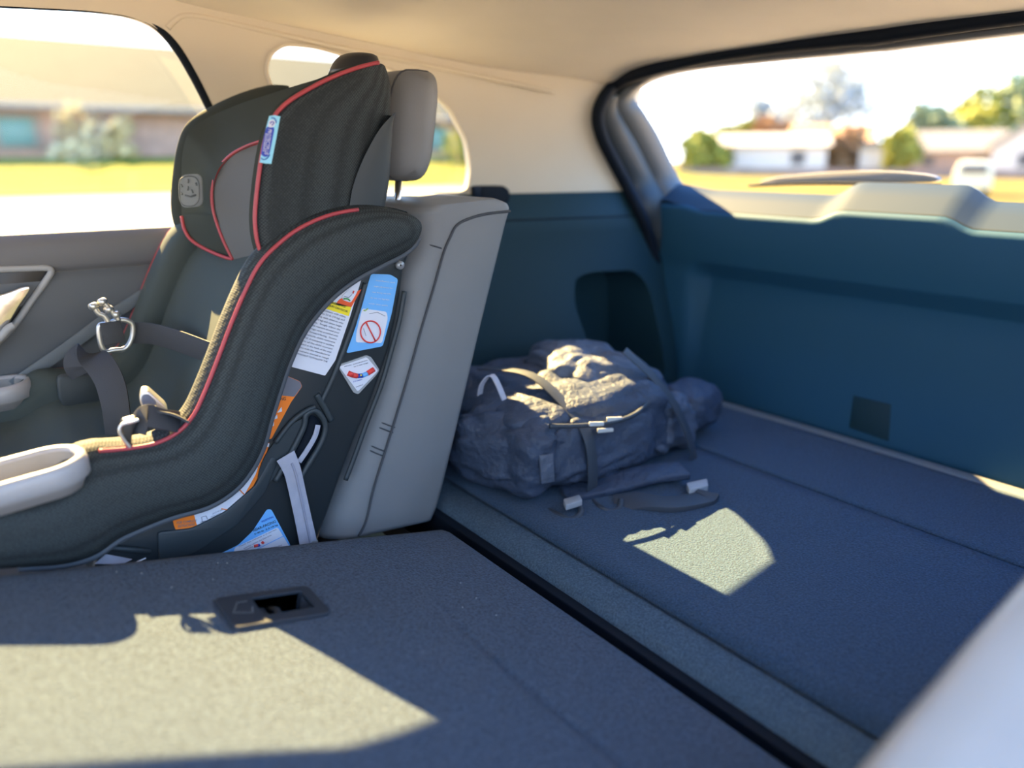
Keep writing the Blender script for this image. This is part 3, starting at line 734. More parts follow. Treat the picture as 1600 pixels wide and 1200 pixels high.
# long orange and white label along the edge of the cover
outer = [(272, 822), (277, 832), (290, 833), (318, 825), (345, 812), (368, 796), (388, 773), (404, 744), (414, 716), (421, 692)]
inner = [(268, 803), (300, 793), (330, 780), (355, 762), (375, 740), (392, 715), (402, 694)]
o2 = label('instruction_label', outer+inner[::-1], 'orange', r=0); o2['label'] = 'long orange label with white fields along the cover edge'
wo = [(308, 821), (320, 820), (345, 806.5), (365, 791.5), (383, 771), (399, 742), (409, 715), (416, 696)]
wi = [(302, 800), (330, 780), (355, 762), (375, 740), (392, 715), (402, 694)]
label('label_field', wo+wi[::-1], 'white', o2, .0012, 0)
for a, b in [((346, 795), (358, 797)), ((374, 765), (382, 773)), ((396, 728), (405, 730))]:
    tube('field_line', [S(*a, .002), S(*b, .002)], .0008, M['orange'], o2, 5)
words(o2, 'FOR COMPLETE', (276, 819), (307, 815.5), .0052, 'inkgrey'); words(o2, 'INSTRUCTIONS', (278, 824.5), (304, 821), .0052, 'inkgrey')
words(o2, 'CHILD with your', (332, 804), (348, 797), .003, 'inkgrey'); words(o2, 'vehicle owner', (329, 809), (345, 802.5), .003, 'inkgrey')
for a, b in [((315, 808), (322, 806)), ((322, 806), (325, 813)), ((325, 813), (316, 815)), ((316, 815), (315, 808)), ((313, 816), (327, 814))]:
    tube('label_sketch', [S(*a, .002), S(*b, .002)], .0004, M['inkgrey'], o2, 4)
label('small_label', [(415, 692), (421, 693), (420, 698), (414, 699)], 'white', cs, .0008, 0)
t1 = label('position_label', [(417, 796), (424, 796), (454, 852), (452, 868), (330, 885), (345, 865), (372, 852), (395, 830)], 'sky_blue', r=.004)
t1['label'] = 'blue triangular label with a white field'
label('label_field', [(434, 824), (453, 855), (450, 876), (362, 880), (367, 856)], 'white', t1, .0012, .003)
tube('label_rule', [S(392, 863, .002), S(444, 837, .002)], .0006, M['sky_blue'], t1, 5)
words(t1, 'POSITION', (409, 817), (427, 809), .0044, 'navy'); words(t1, 'REAR-FACING', (396, 831), (431, 816.5), .0062, 'ink'); words(t1, '5-40 lb  2.3-18 kg', (397.5, 836), (434, 821), .0036, 'ink')
words(t1, 'Check that indicator is in correct', (373, 855.5), (432, 828), .0036, 'inkgrey'); words(t1, 'position within the blue area', (381, 858), (424, 837), .0034, 'inkgrey'); words(t1, '3+ months', (377, 862.5), (395, 855), .0036, 'inkgrey'); words(t1, 'level with ground', (408, 861), (440, 853), .0034, 'inkgrey')
for a, b, m_ in [((397, 853.5), (403, 852), 'redlabel'), ((402, 852.5), (406, 851.5), 'navy'), ((406, 851.5), (410, 849), 'white'), ((409, 849.5), (412, 846.5), 'redlabel')]:
    tube('label_scale', [S(*a, .002), S(*b, .002)], .0022, M[m_], t1, 8)
s1 = label('lower_label', [(165, 866), (207, 874), (190, 882), (148, 881)], 'webgrey', r=.001, dy=.012)
tube('lower_rail', [S(150, 853, .006), S(235, 862, .006)], .004, M['shell2'], cs, 8)
tube('lower_rail', [S(207, 881, .011), S(228, 872, .011)], .0010, M['white'], cs, 6)

# ---- headrest of the child seat: two wings, back, grey insert
hp_ = [((592, 99), (603, 106)), ((560, 107), (612, 128)), ((520, 122), (613.5, 152)), ((482, 141), (613, 178)), ((449, 162), (612, 205)), ((427, 187), (611, 232)), ((413, 228), (609, 258)), ((405, 275), (607, 285)), ((400, 320), (603, 308)), ((399, 350), (602, 325)), ((403, 380), (590, 345)), ((412, 405), (560, 372))]
HI = cr([A(*a, 1.02) for a, b in hp_], 4); HO = cr([A(*b, 1.045) for a, b in hp_], 4)
def wing(mirror=False):
    rows = []
    for I, O in zip(HI, HO):
        d = O-I; L = d.length; d.normalize(); B = .016*min(1, L/.1)
        loc = [(0, 0), (.08*L, -.6*B), (.25*L, -B), (.5*L, -.9*B), (.75*L, -.55*B), (.92*L, -.1*B), (L, .006), (L+.001, .016), (.95*L, .026), (.75*L, .04), (.45*L, .048), (.25*L, .045), (.12*L, .036), (.05*L, .024), (.015*L, .011), (0, .003)]
        s = [I+d*a+V(0, b*(.45 if mirror and b > 0 else 1), 0) for a, b in loc]
        rows.append([mir(p) for p in s] if mirror else s)
    return rows
hw = loft('headrest_wing', wing(), M['mesh'], cs, True, True)
loft('headrest_wing', wing(True), M['hood'], cs, True, True)
tube('piping', [p+V(-.001, -.0018, .001) for p in HI], .0028, M['piping'], cs, 8)
# smooth panel at the rear of the near wing
pp = cr([A(*q, 1.031) for q in [(612, 176), (590, 200), (572, 230), (557, 262), (546, 295), (541, 326)]], 5)
pr = cr([A(*q, 1.040) for q in [(613, 180), (613, 210), (611, 240), (609, 268), (606, 295), (600, 328)]], 5)
loft('wing_panel', [[lerp(a, b, k/6)+V(0, -.0095*(1-(k/6))**.5-.004*sin(pi*k/6), 0) for k in range(7)]+[b+V(0, .02, 0)] for a, b in zip(pp, pr)], M['shell2'], cs)
# concave back between the wings
def hb(u, v):
    """u across (0 near, 1 far), v up"""
    k = lerp(0, len(HI)-1, 1-v); i = int(k); f = k-i; I = lerp(HI[i], HI[min(i+1, len(HI)-1)], f); O = lerp(HO[i], HO[min(i+1, len(HO)-1)], f)
    y = lerp(1.045, 2*YC-1.045, u); q = 1-abs(2*u-1)**2.4
    dep = .05+.50*q
    p = lerp(I, O, dep*.55) if True else I
    zz = p.z+.004*q
    return V(p.x+.045*q, y, zz)
rows = [[hb(.60*u/24, .02+.96*v/24) for u in range(25)] for v in range(25)]
hbk = loft('headrest_back', rows, M['hood'], cs); solid(hbk, .012, 0)
# far side: inner face of the headrest with the grey insert, traced on the curved inner surface
def plane_pts(qs):
    return [at(a, b, 'Y', y-.045) for a, b, y in qs]
bd = [(408, 221, 1.30), (385, 229, 1.325), (360, 243, 1.35), (342, 264, 1.37), (333, 290, 1.375), (332, 318, 1.375), (338, 345, 1.37), (349, 375, 1.36), (364, 406, 1.35)]
B3 = cr(plane_pts(bd), 5)
ce = cr(plane_pts([(440, 226, 1.22), (440, 235, 1.22), (436, 250, 1.22), (430, 270, 1.22), (428, 290, 1.22), (428, 318, 1.22), (428, 345, 1.22), (430, 378, 1.22), (432, 415, 1.22)]), 5)
loft('headrest_insert', [[lerp(a, b, k/10)+V(.012*sin(pi*k/10), 0, 0) for k in range(11)] for a, b in zip(B3, ce)], M['greycloth'], cs)
tube('piping', B3, .0030, M['piping'], cs, 8)
ot = [(292, 212, 1.43), (303, 197, 1.43), (330, 181, 1.425), (370, 164, 1.40), (408, 151, 1.37), (455, 136, 1.33), (512, 119, 1.28)]
out = cr(plane_pts([(284, 336, 1.44), (283, 310, 1.442), (283, 275, 1.442), (285, 240, 1.44)]+ot), 5)
inn = cr(plane_pts([(372, 407, 1.345), (341, 345, 1.365), (335, 315, 1.37), (334, 290, 1.37), (338, 272, 1.365), (346, 258, 1.36), (362, 243, 1.345), (385, 230, 1.32), (408, 222, 1.295), (440, 218, 1.25), (470, 215, 1.22)]), 5)
loft('headrest_face', [[lerp(a, b, k/8)+V(.010*sin(pi*k/8)*.6, .0, 0) for k in range(9)] for a, b in zip(out, inn)], M['hood'], cs)
tube('piping', cr(plane_pts([(284, 338, 1.44), (288, 358, 1.435), (300, 376, 1.425), (325, 391, 1.40), (355, 403, 1.365), (395, 412, 1.32)]), 6), .0030, M['piping'], cs, 8)
loft('headrest_face', [[lerp(a, b, k/5) for k in range(6)] for a, b in zip(cr(plane_pts([(284, 335, 1.441), (289, 355, 1.436), (301, 374, 1.426), (325, 389, 1.401), (364, 404, 1.366)]), 4), cr(plane_pts([(338, 335, 1.37), (341, 345, 1.369), (345, 358, 1.367), (352, 375, 1.362), (366, 405, 1.355)]), 4))], M['hood'], cs)
# maker's badge
bc = [at(a, b, 'Y', 1.350) for a, b in [(284, 273), (317, 271), (319, 322), (285, 325)]]
bdg = prism('badge', roundpoly([p+V(-.004, -.004, 0) for p in bc], .012), V(.002, .001, 0), M['badge'], cs)
def BP(px, py): return at(px, py, 'Y', 1.350)+V(-.0065, -.006, 0)
ringb = cr([BP(*q) for q in [(286, 282), (293, 276), (302, 275), (310, 277), (315, 285), (316, 300), (315, 312), (309, 320), (300, 322), (291, 320), (286, 312), (285, 298)]], 4, True)
tube('badge_mark', ringb, .0008, M['badgedark'], bdg, 5, True)
for q in [[(299, 280), (299, 286)], [(299, 291), (298, 297)], [(288, 288), (290, 292)], [(311, 285), (312, 290)], [(294, 305), (303, 307), (311, 304)], [(290, 304), (288, 300)], [(304, 296), (306, 301)]]:
    tube('badge_mark', [BP(*a) for a in q], .0013, M['badgedark'], bdg, 6)
# adjuster on the top
k1 = at(548, 104, 'Y', 1.14)
rows = []
for j in range(9):
    t = j/8; s_ = [1, 1.02, 1.0, .97, .92, .82, .62, .35, .02][j]; h = [0, .008, .014, .019, .023, .027, .030, .0315, .032][j]
    rows.append([k1+V(.033*s_*cos(2*pi*k/24)+h*.5, .04*s_*sin(2*pi*k/24), -.012+h) for k in range(24)])
loft('adjuster_knob', rows, M['blackplastic'], cs, True, True)
rows = [[p+V(-.004, -.002, -.016-.006*j) for p in rows[1]] for j in range(4)]
loft('adjuster_collar', rows, M['greyplastic'], cs, True, True)
# tag sewn into the piping of the near wing
TY = 1.0035
def T(px, py, dy=0): return at(px, py, 'Y', TY-dy)
tg_ = prism('fabric_tag', [T(*q) for q in [(421, 181), (429, 180), (438, 182), (432, 215), (424, 256), (415, 255.5), (406, 254), (411, 225), (416, 200)]], V(0, .0009, 0), M['tagblue'], cs)
tg_['label'] = 'pale blue sewn tag with a navy band'
prism('tag_band', cr([T(*q, .0006) for q in [(416, 201), (420, 198), (427, 199), (428.5, 203), (426, 216), (422, 236), (419, 243), (414, 245), (409, 242), (408.5, 237), (411, 222)]], 4, True), V(0, .0006, 0), M['navy'], tg_)
tube('tag_swoosh', cr([T(*q, .001) for q in [(408, 247), (412, 249.5), (417, 247.5), (421.5, 241.5)]], 5), .0006, M['navy'], tg_, 5)
tube('tag_swoosh', cr([T(*q, .001) for q in [(424, 184), (428, 184.5), (431, 188), (431.5, 192)]], 5), .0007, M['navy'], tg_, 5)
prism('tag_emblem', cr([T(*q, .0008) for q in [(422, 188), (427, 187.5), (430, 191), (428.5, 197), (424, 199), (419.5, 198), (420, 192)]], 4, True), V(0, .0005, 0), M['white'], tg_)
tube('tag_emblem_line', cr([T(*q, .0014) for q in [(422, 193), (425, 190), (428, 192), (425, 196)]], 4), .0007, M['navy'], tg_, 5)
a, b = T(419.4, 201, .0015), T(413.5, 240.5, .0015)
text('lettering', 'PROTECTPLUS', a, b-a, V(1, 0, 0), .0066, M['white'], tg_, (b-a).length)
a, b = T(415, 208, .0015), T(410.5, 236, .0015)
text('lettering', 'ENGINEERED', a, b-a, V(1, 0, 0), .0032, M['white'], tg_, (b-a).length)

# ---- cup holders
def stadium(c, hx_, hy, n=12, rr=None):
    r = rr or hy; out = []
    for sx_, sy_, a0 in [(1, 1, 0), (-1, 1, pi/2), (-1, -1, pi), (1, -1, 3*pi/2)]:
        for k in range(n+1):
            a = a0+pi/2*k/n; out.append(c+V(sx_*(hx_-r)+r*cos(a), sy_*(hy-r)+r*sin(a), 0))
    return out
def cupholder(c, tilt):
    R = Matrix.Rotation(tilt, 3, 'Y')
    def st_(hx_, hy, z): return [c+R @ (p-c+V(0, 0, z)) for p in stadium(c, hx_, hy)]
    rows = [st_(.098, .031, -.040), st_(.104, .036, -.028), st_(.109, .045, -.025), st_(.110, .046, -.010), st_(.1085, .0445, -.002), st_(.105, .041, .001), st_(.100, .036, .0), st_(.0975, .0335, -.004), st_(.095, .030, -.022), st_(.085, .02, -.032)]
    lin_ = rows[7:]; rows = rows[:8]  # inner faces split off, in a darker grey than the rim
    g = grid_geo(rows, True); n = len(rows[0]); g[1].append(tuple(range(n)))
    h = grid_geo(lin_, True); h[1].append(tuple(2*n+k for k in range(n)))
    return g, h
g, h = cupholder(V(.0, .990, -.343), radians(-5)); cup = mobj('cup_holder', *g, M['cup'], cs); mobj('cup_inside', *h, M['cupin'], cup)
g, h = cupholder(V(-.01, 2*YC-1.028, -.350), radians(-3)); cup = mobj('cup_holder', *g, M['cup'], cs); mobj('cup_inside', *h, M['cupin'], cup)

# ---- harness
def Y3(px, py, y): return at(px, py, 'Y', y)
# loop of webbing over the far bolster
lp_ = cr([Y3(122, 562, 1.33), Y3(132, 556, 1.325), Y3(146, 560, 1.31), Y3(160, 575, 1.29), Y3(172, 598, 1.27), Y3(180, 630, 1.25), Y3(185, 670, 1.24), Y3(188, 705, 1.24)], 6)
ribbon('harness_strap', lp_, .042, .003, V(.75, -.65, -.15), M['strap'], cs)
lp_ = cr([Y3(128, 586, 1.33), Y3(120, 575, 1.332), Y3(121, 563, 1.332), Y3(132, 557, 1.326)], 6)
ribbon('harness_strap', lp_, .040, .003, V(.75, -.65, -.15), M['strap'], cs)
# far tongue with its frame and two prongs
fr2 = cr([Y3(*q, 1.335) for q in [(155, 510), (157, 535), (164, 549), (178, 547), (196, 544), (206, 528), (207, 508), (198, 501), (185, 500), (168, 506)]], 5, True)
buckle = tube('buckle_tongue', fr2, .0042, M['metal'], cs, 10, True)
for q in [[(172, 508), (163, 494), (154, 490), (146, 478)], [(186, 501), (176, 488), (166, 477), (160, 471)]]:
    tube('prong', cr([Y3(a, b, 1.332) for a, b in q], 5), .0042, M['metal'], buckle, 8)
for q in [(146, 479), (160, 472), (170, 484), (181, 492)]:
    c = Y3(*q, 1.332); mobj('prong_end', *tube_geo([c+V(-.004, -.003, 0), c+V(.004, .003, .001)], .0058, 12), M['metal'], buckle)
ribbon('harness_strap', cr([Y3(172, 503, 1.328), Y3(176, 520, 1.322), Y3(180, 537, 1.322)], 6), .030, .003, V(1, 0, .1), M['strap'], cs)
ribbon('harness_strap', cr([Y3(205, 520, 1.345), Y3(240, 522, 1.33), Y3(285, 535, 1.28), Y3(330, 552, 1.22), Y3(355, 560, 1.18)], 6), .035, .003, V(.15, 0, 1), M['strap'], cs)
# near strap folded over the bolster, its tongue and the buckle
ribbon('harness_strap', cr([Y3(284, 660, 1.012), Y3(268, 658, 1.004), Y3(245, 653, 1.0), Y3(228, 650, 1.004), Y3(218, 661, 1.006), Y3(212, 676, 1.004)], 6), .030, .003, V(-.1, -.8, -1), M['strap'], cs)
ribbon('harness_strap', cr([Y3(296, 660, 1.004), Y3(270, 647, 1.012), Y3(240, 641, 1.02), Y3(226, 646, 1.03)], 6), .030, .003, V(.1, 1, -.15), M['strap'], cs)
tn = slab('buckle_tongue', cr([Y3(*q, 1.0) for q in [(192, 665), (204, 659), (216, 657), (209, 672), (206, 690), (212, 699), (250, 694), (240, 700), (205, 702), (194, 690)]], 4, True), V(0, .012, .004), M['blackplastic'], cs, .002, 3)
tube('tongue_rim', cr([Y3(*q, .998) for q in [(217, 656), (204, 660), (190, 664), (187, 675), (196, 690), (203, 699)]], 5), .0022, M['metal'], tn, 8)
bk = slab('buckle', roundpoly([Y3(*q, 1.05) for q in [(221, 612), (232, 611), (258, 634), (263, 643), (235, 648), (223, 640), (218, 626)]], .003), V(.004, .02, .002), M['metal'], cs, .003, 3)
slab('buckle_face', roundpoly([Y3(*q, 1.0485) for q in [(223, 617), (232, 616), (245, 628), (244, 637), (226, 638), (221, 627)]], .004), V(0, .002, 0), mat('buckle_blue_grey', (.11, .125, .17), .5), bk, .001, 2)
# pocket pad on the far side of the pan
slab('hip_pad', roundpoly([Y3(*q, 1.385) for q in [(88, 586), (150, 584), (162, 596), (160, 628), (146, 637), (100, 637), (92, 625)]], .012), V(0, .012, 0), M['shell2'], cs, .005, 3)
# ------------------------------------------------------------------ backpack in the cargo bay
bp = thing('backpack', (.93, 1.08, FLOOR), 'slumped dark blue backpack lying on the cargo floor', 'backpack')
def blob(name, c, h, m, parent, e1=.55, e2=.55, rot=0, tilt=0, roll=0, amp=.008, fr=9, seed=0, nu=96, nv=56, shape=None):
    R = Matrix.Rotation(rot, 3, 'Z') @ Matrix.Rotation(tilt, 3, 'Y') @ Matrix.Rotation(roll, 3, 'X')
    pw = lambda v, e: math.copysign(abs(v)**e, v)
    rows = []
    for j in range(nv+1):
        ph = -pi/2+pi*j/nv; row = []
        for k in range(nu):
            th = 2*pi*k/nu
            p = V(h[0]*pw(cos(ph), e1)*pw(cos(th), e2), h[1]*pw(cos(ph), e1)*pw(sin(th), e2), h[2]*pw(sin(ph), e1))
            if shape: p = shape(p)
            n = p.normalized(); q = V(c)+R @ p
            f = noise.noise(q*fr+V(seed, 0, 0))*amp+abs(noise.noise(V(q.x*fr*1.6+seed, q.y*fr*1.6, q.z*fr*2.6)))*amp*1.2
            q = q+(R @ n)*(f-.6*amp); q.z = max(q.z, FLOOR+.001)
            row.append(q)
        rows.append(row)
    return loft(name, rows, m, parent, True, True)
def sh1(p):
    p = p.copy(); t = p.x/.24
    p.z *= 1-.16*max(0, -t)+.12*max(0, t); p.y *= 1-.10*max(0, t); return p
main = blob('main_compartment', (.938, 1.105, -.484), (.222, .185, .094), M['nylon'], bp, .5, .5, radians(-6), 0, 0, .018, 12, 3, shape=sh1)
blob('lid_pocket', (1.02, 1.10, -.425), (.120, .125, .060), M['nylon2'], bp, .7, .6, radians(-12), radians(6), radians(4), .016, 15, 11)
blob('front_pocket', (.905, .965, -.500), (.135, .062, .066), M['nylon'], bp, .55, .5, radians(-2), 0, radians(-12), .013, 16, 5)
blob('side_pocket', (.757, 1.02, -.497), (.062, .105, .074), M['nylon'], bp, .55, .5, radians(14), 0, 0, .015, 15, 17)
blob('mesh_pocket', (1.11, .985, -.515), (.085, .055, .058), M['nylon2'], bp, .6, .55, radians(10), 0, radians(-10), .015, 16, 23)
blob('rolled_top', (1.245, 1.02, -.508), (.075, .062, .052), M['nylon'], bp, .75, .7, radians(15), 0, 0, .007, 12, 31)
# straps drawn over it and lying on the floor
def G(px, py, z=FLOOR+.006): return at(px, py, 'Z', z)
ribbon('compression_strap', cr([V(.80, 1.16, -.385), V(.83, 1.05, -.378), V(.845, .97, -.415), V(.85, .912, -.46), V(.852, .898, -.53), V(.853, .905, -.574)], 6), .024, .0025, V(1, .1, 0), M['nylond'], bp)
ribbon('compression_strap', cr([V(1.02, 1.0, -.352), V(1.055, .955, -.40), V(1.09, .925, -.46), V(1.12, .91, -.53), V(1.13, .905, -.572)], 6), .024, .0025, V(1, .3, .1), M['nylond'], bp)
zp = cr([V(.775, .925, -.43), V(.83, .907, -.436), V(.90, .900, -.442), V(.96, .905, -.440), V(1.02, .928, -.432)], 6)
tube('zipper', zp, .0042, M['nylond'], bp, 8)
for x, dx in [(.862, .02), (.905, .022), (.884, .022)]:
    z = -.430 if x != .884 else -.446
    slab('reflective_tab', roundpoly([V(x-dx, .898, z), V(x+dx*.6, .897, z-.006), V(x+dx*.6, .897, z-.013), V(x-dx, .898, z-.008)], .002), V(0, .004, 0), M['reflect'], bp, .001, 2)
ribbon('shoulder_strap', cr([G(960, 790), G(1000, 785, -.566), G(1050, 788, -.565), G(1095, 780, -.566), G(1104, 770, -.56)], 6), .045, .010, V(-.3, 1, 0), M['nylond'], bp)
ribbon('shoulder_strap', cr([G(880, 772, -.565), G(950, 758, -.560), G(1010, 742, -.55), G(1070, 735, -.55)], 6), .05, .014, V(-.3, 1, .1), M['nylon'], bp)
bkl = slab('strap_buckle', roundpoly([G(1072, 764, -.565), G(1104, 757, -.565), G(1106, 768, -.565), G(1076, 775, -.565)], .004), V(0, 0, .012), M['greyplastic'], bp, .003, 2)
tube('loop', cr([G(858, 798), G(874, 806, -.572), G(890, 812), G(905, 806, -.57), G(908, 795, -.565), G(898, 786, -.56)], 6), .0055, M['nylond'], bp, 8)
tube('loop', cr([G(925, 782), G(940, 794, -.57), G(955, 800), G(968, 793, -.57), G(970, 780, -.56)], 6), .0050, M['nylond'], bp, 8)
ribbon('loop', cr([V(.728, 1.06, -.40), V(.724, 1.045, -.375), V(.735, 1.03, -.36), V(.745, 1.01, -.40)], 6), .012, .0025, V(1, .2, 0), M['webgrey'], bp)
slab('strap_buckle', roundpoly([G(880, 788, -.56), G(905, 781, -.56), G(910, 790, -.56), G(884, 798, -.56)], .003), V(0, 0, .01), M['greyplastic'], bp, .002, 2)
slab('label_patch', [V(.742, .9085, -.47), V(.765, .9020, -.47), V(.768, .9000, -.52), V(.745, .9065, -.52)], V(.001, .006, 0), M['nylon2'], bp, .001, 2)

# ------------------------------------------------------------------ outdoors
GZ = -EYE
def dirxy(px): 
    d = FW+RT*((px-800)/FPX); return Vector((d.x, d.y, 0)).normalized()
def ter(x, y):
    r = sqrt(x*x+y*y); 
    return GZ+1.25*sstep(33, 46, y)*sstep(34, 24, x-.4*y)+.5*sstep(40, 90, x)*0
# car park, lawn and the ground behind
def ground(name, x0, x1, y0, y1, nx, ny, m, dz=0):
    rows = [[V(x, y, ter(x, y)+dz) for y in [y0+(y1-y0)*j/ny for j in range(ny+1)]] for x in [x0+(x1-x0)*i/nx for i in range(nx+1)]]
    return loft(name, rows, m)
tag(ground('floor_outside', -160, 200, -120, 160, 60, 80, M['asphalt'], -.02), 'car park asphalt and ground around the car', 'ground', kind='structure')
tag(ground('road', -60, 18, 12.5, 29, 20, 6, M['concrete'], .02), 'sunlit pale concrete drive beyond the far door', 'road', kind='structure')
tag(ground('lawn_ground', -60, 46, 31, 47, 20, 14, M['lawn'], .03), 'yellow green lawn rising to the brick building', 'lawn', kind='stuff')
tag(ground('lawn_ground', 20, 160, -60, 31, 20, 20, M['dry'], .03), 'dry yellow lawn behind the car', 'lawn', kind='stuff')
tag(ground('lawn_ground', 46.02, 160, 31.02, 110, 20, 20, M['dry'], .03), 'dry lawn under the houses and trees at the left of the rear window', 'lawn', kind='stuff')
tag(mobj('floor_bounce_pad', *join_geo(*[([V(a, c_, GZ+.03), V(b, c_, GZ+.03), V(b, d_, GZ+.03), V(a, d_, GZ+.03)], [(0, 1, 2, 3)]) for a, b, c_, d_ in [(.6, 20, -25, -1.2), (2.0, 20, -1.2, 12)]]), M['pad'], None, False), 'added pale ground pad beside and behind the car, bouncing light into the cabin', 'ground', kind='structure')  # unseen pale pad, added to throw light up onto the headliner
# long brick building with the pale roof beyond the far window
bd_ = thing('brick_building', (12, 46, -.05), 'long brick building with a big pale yellow shingle roof, past the far door window', 'building')
def bx(name, lo, hi, m, p): return box(name, lo, hi, m, p, .02, 1)
bx('wall', (-22, 46, -.3), (46, 58, 2.5), M['brick'], bd_)
ez, rz = 2.35, 6.3
prism('roof', [V(-24, 45, ez), V(-24, 52, rz), V(-24, 59, ez)], V(72, 0, 0), M['roofshingle'], bd_)
bx('eave', (-24, 44.9, 2.2), (48, 45.2, 2.45), M['trimw'], bd_)
for xx in (-3.6, .85, 4.4, 15.5, 20.5, 28.5, 34):
    wn = bx('window', (xx-1.05, 45.85, .35), (xx+1.05, 46.1, 2.0), M['trimw'], bd_)
    bx('pane', (xx-.72, 45.8, .5), (xx+.72, 45.95, 1.8), M['pane'], wn)
# shrubs and trees
def clump(name, c, r, n, m, parent, seed, squash=.8, cards=420, size=.35):
    rnd = random.Random(seed); vs = []; fs = []
    cs_ = [(V(c)+V(rnd.uniform(-1, 1)*r, rnd.uniform(-1, 1)*r*.7, rnd.uniform(-1, 1)*r*squash), r*rnd.uniform(.35, .6)) for _ in range(n)]
    for _ in range(cards):
        q, rr = rnd.choice(cs_)
        d = V(rnd.gauss(0, 1), rnd.gauss(0, 1), rnd.gauss(0, 1)).normalized()*rr*rnd.uniform(.6, 1)
        p = q+d; a = V(rnd.gauss(0, 1), rnd.gauss(0, 1), rnd.gauss(0, 1)).normalized(); b = a.cross(V(rnd.gauss(0, 1), rnd.gauss(0, 1), rnd.gauss(0, 1))).normalized()
        s = size*rnd.uniform(.6, 1.3); i = len(vs)
        vs += [p-a*s, p+b*s*.6, p+a*s, p-b*s*.6]; fs.append((i, i+1, i+2, i+3))
    return mobj(name, vs, fs, m, parent, False, False)
def tree(label, x, y, h, r, m, seed, group=None, trunk=.18, squash=.8, cards=600, size=.4, name='tree'):
    z = ter(x, y); t = thing(name, (x, y, z), label, 'tree' if name != 'shrub' else 'shrub', group)
    clump('crown', (x, y, z+h-r*squash*1.2), r, 14, m, t, seed, squash, cards, size)
    if name != 'shrub':
        tube('trunk', cr([V(x, y, z-.1), V(x+.1, y, z+h*.3), V(x-.05, y+.1, z+h*.7)], 4), lambda q: trunk*(1-.6*q), M['bark'], t)
    else:
        tube('stem', [V(x, y, z-.1), V(x, y, z+h*.4)], .06, M['bark'], t)
    return t
def bare_tree(label, x, y, h, seed, group=None, spread=1.0):
    z = ter(x, y); t = thing('bare_tree', (x, y, z), label, 'tree', group); rnd = random.Random(seed)
    big, small = [], []
    def grow(p, d, L, r, lev):
        q = p+d*L; mid = p+d*L*.5+V(rnd.uniform(-1, 1), rnd.uniform(-1, 1), 0)*L*.06
        (big if lev < 3 else small).append(tube_geo([p, mid, q], lambda s: max(.03, r*(1-.4*s)), 6 if lev < 3 else 4))
        if lev == 6: return
        for _ in range(3 if lev < 5 else 4):
            nd = (d+V(rnd.gauss(0, .5), rnd.gauss(0, .5), rnd.gauss(.08, .3))*spread).normalized()
            grow(q if rnd.random() < .7 else mid, nd, L*rnd.uniform(.62, .82), r*.6, lev+1)
    grow(V(x, y, z-.1), V(0, 0, 1), h*.26, h*.028, 0)
    clump('twig_mass', (x, y, z+h*.60), h*.42, 22, M['twig'], t, seed, .7, 3200, .34)
    mobj('trunk', *join_geo(*big), M['bark'], t, True, False); mobj('twigs', *join_geo(*small), M['twig'], t, True, False)
    return t
tree('round bushy shrub against the brick wall beyond the far door', 7.6, 44.6, 2.0, 1.55, M['leafp'], 5, name='shrub', size=.22, cards=900)
tree('olive tree at the left end of the pale roof', -1.7, 33.5, 5.3, 1.9, M['leafp'], 8, cards=800, size=.3)
tree('low green shrub near the rear quarter window view', 27.5, 42.0, 2.3, 1.5, M['leafy'], 15, name='shrub', size=.22, cards=700)
# view through the tailgate: houses, fence, trees
def place(px, dist):
    d = dirxy(px); return d*dist
def house(label, px, dist, w, d, wall_h, roof_h, mw, mr, gable_front=False, name='house'):
    c = place(px, dist); z = ter(c.x, c.y); f = dirxy(px); rt = V(f.y, -f.x, 0)
    t = thing(name, (c.x, c.y, z), label, 'house', 'houses behind the car')
    def q(a, b, h): return V(c.x, c.y, z)+rt*a+f*b+V(0, 0, h)
    prism('wall', [q(-w/2, 0, -.1), q(w/2, 0, -.1), q(w/2, d, -.1), q(-w/2, d, -.1)], V(0, 0, wall_h+.1), mw, t)
    o = .35
    if gable_front:
        prism('gable', [q(-w/2, 0, wall_h), q(w/2, 0, wall_h), q(0, 0, wall_h+roof_h*.93)], f*d, mw, t)
        for s in (-1, 1):
            prism('roof', [q(s*(w/2+o), -o, wall_h-.15), q(0, -o, wall_h+roof_h), q(0, -o, wall_h+roof_h+.12), q(s*(w/2+o), -o, wall_h)], f*(d+2*o), mr, t)
    else:
        prism('roof', [q(-w/2-o, -o, wall_h), q(-w/2-o, d/2, wall_h+roof_h), q(-w/2-o, d+o, wall_h)], rt*(w+2*o), mr, t)
    for k in ((-.28, .28) if not gable_front else (.0,)):
        prism('window', [q(w*k-.5, -.04, wall_h*.35), q(w*k+.5, -.04, wall_h*.35), q(w*k+.5, -.04, wall_h*.8), q(w*k-.5, -.04, wall_h*.8)], f*.06, M['darkpane'], t)
    return t
house('long low white house seen at the left of the rear window', 1160, 62, 8.8, 7, 2.1, .9, M['housew'], M['trimw'])
house('white gabled house seen at the right of the rear window', 1540, 62, 4.0, 8, 1.9, 1.7, M['housew'], M['trimw'], True)
house('grey roofed house seen past the middle of the rear window', 1435, 72, 6.5, 8, 1.7, 1.7, M['housetan'], M['roofgrey'])
house('tan house partly behind the bare tree', 1255, 76, 6.5, 8, 2.6, 1.5, M['housetan'], M['rust'])
sh_ = thing('shed', tuple(place(1322, 66).xy)+(GZ,), 'small pale shed between the tan house and the shrub', 'shed')
c = place(1322, 66); f = dirxy(1322); rt = V(f.y, -f.x, 0)
prism('wall', [c+V(0, 0, GZ)+rt*-1.1, c+V(0, 0, GZ)+rt*1.1, c+V(0, 0, GZ)+rt*1.1+f*2, c+V(0, 0, GZ)+rt*-1.1+f*2], V(0, 0, 1.9), M['housew'], sh_)
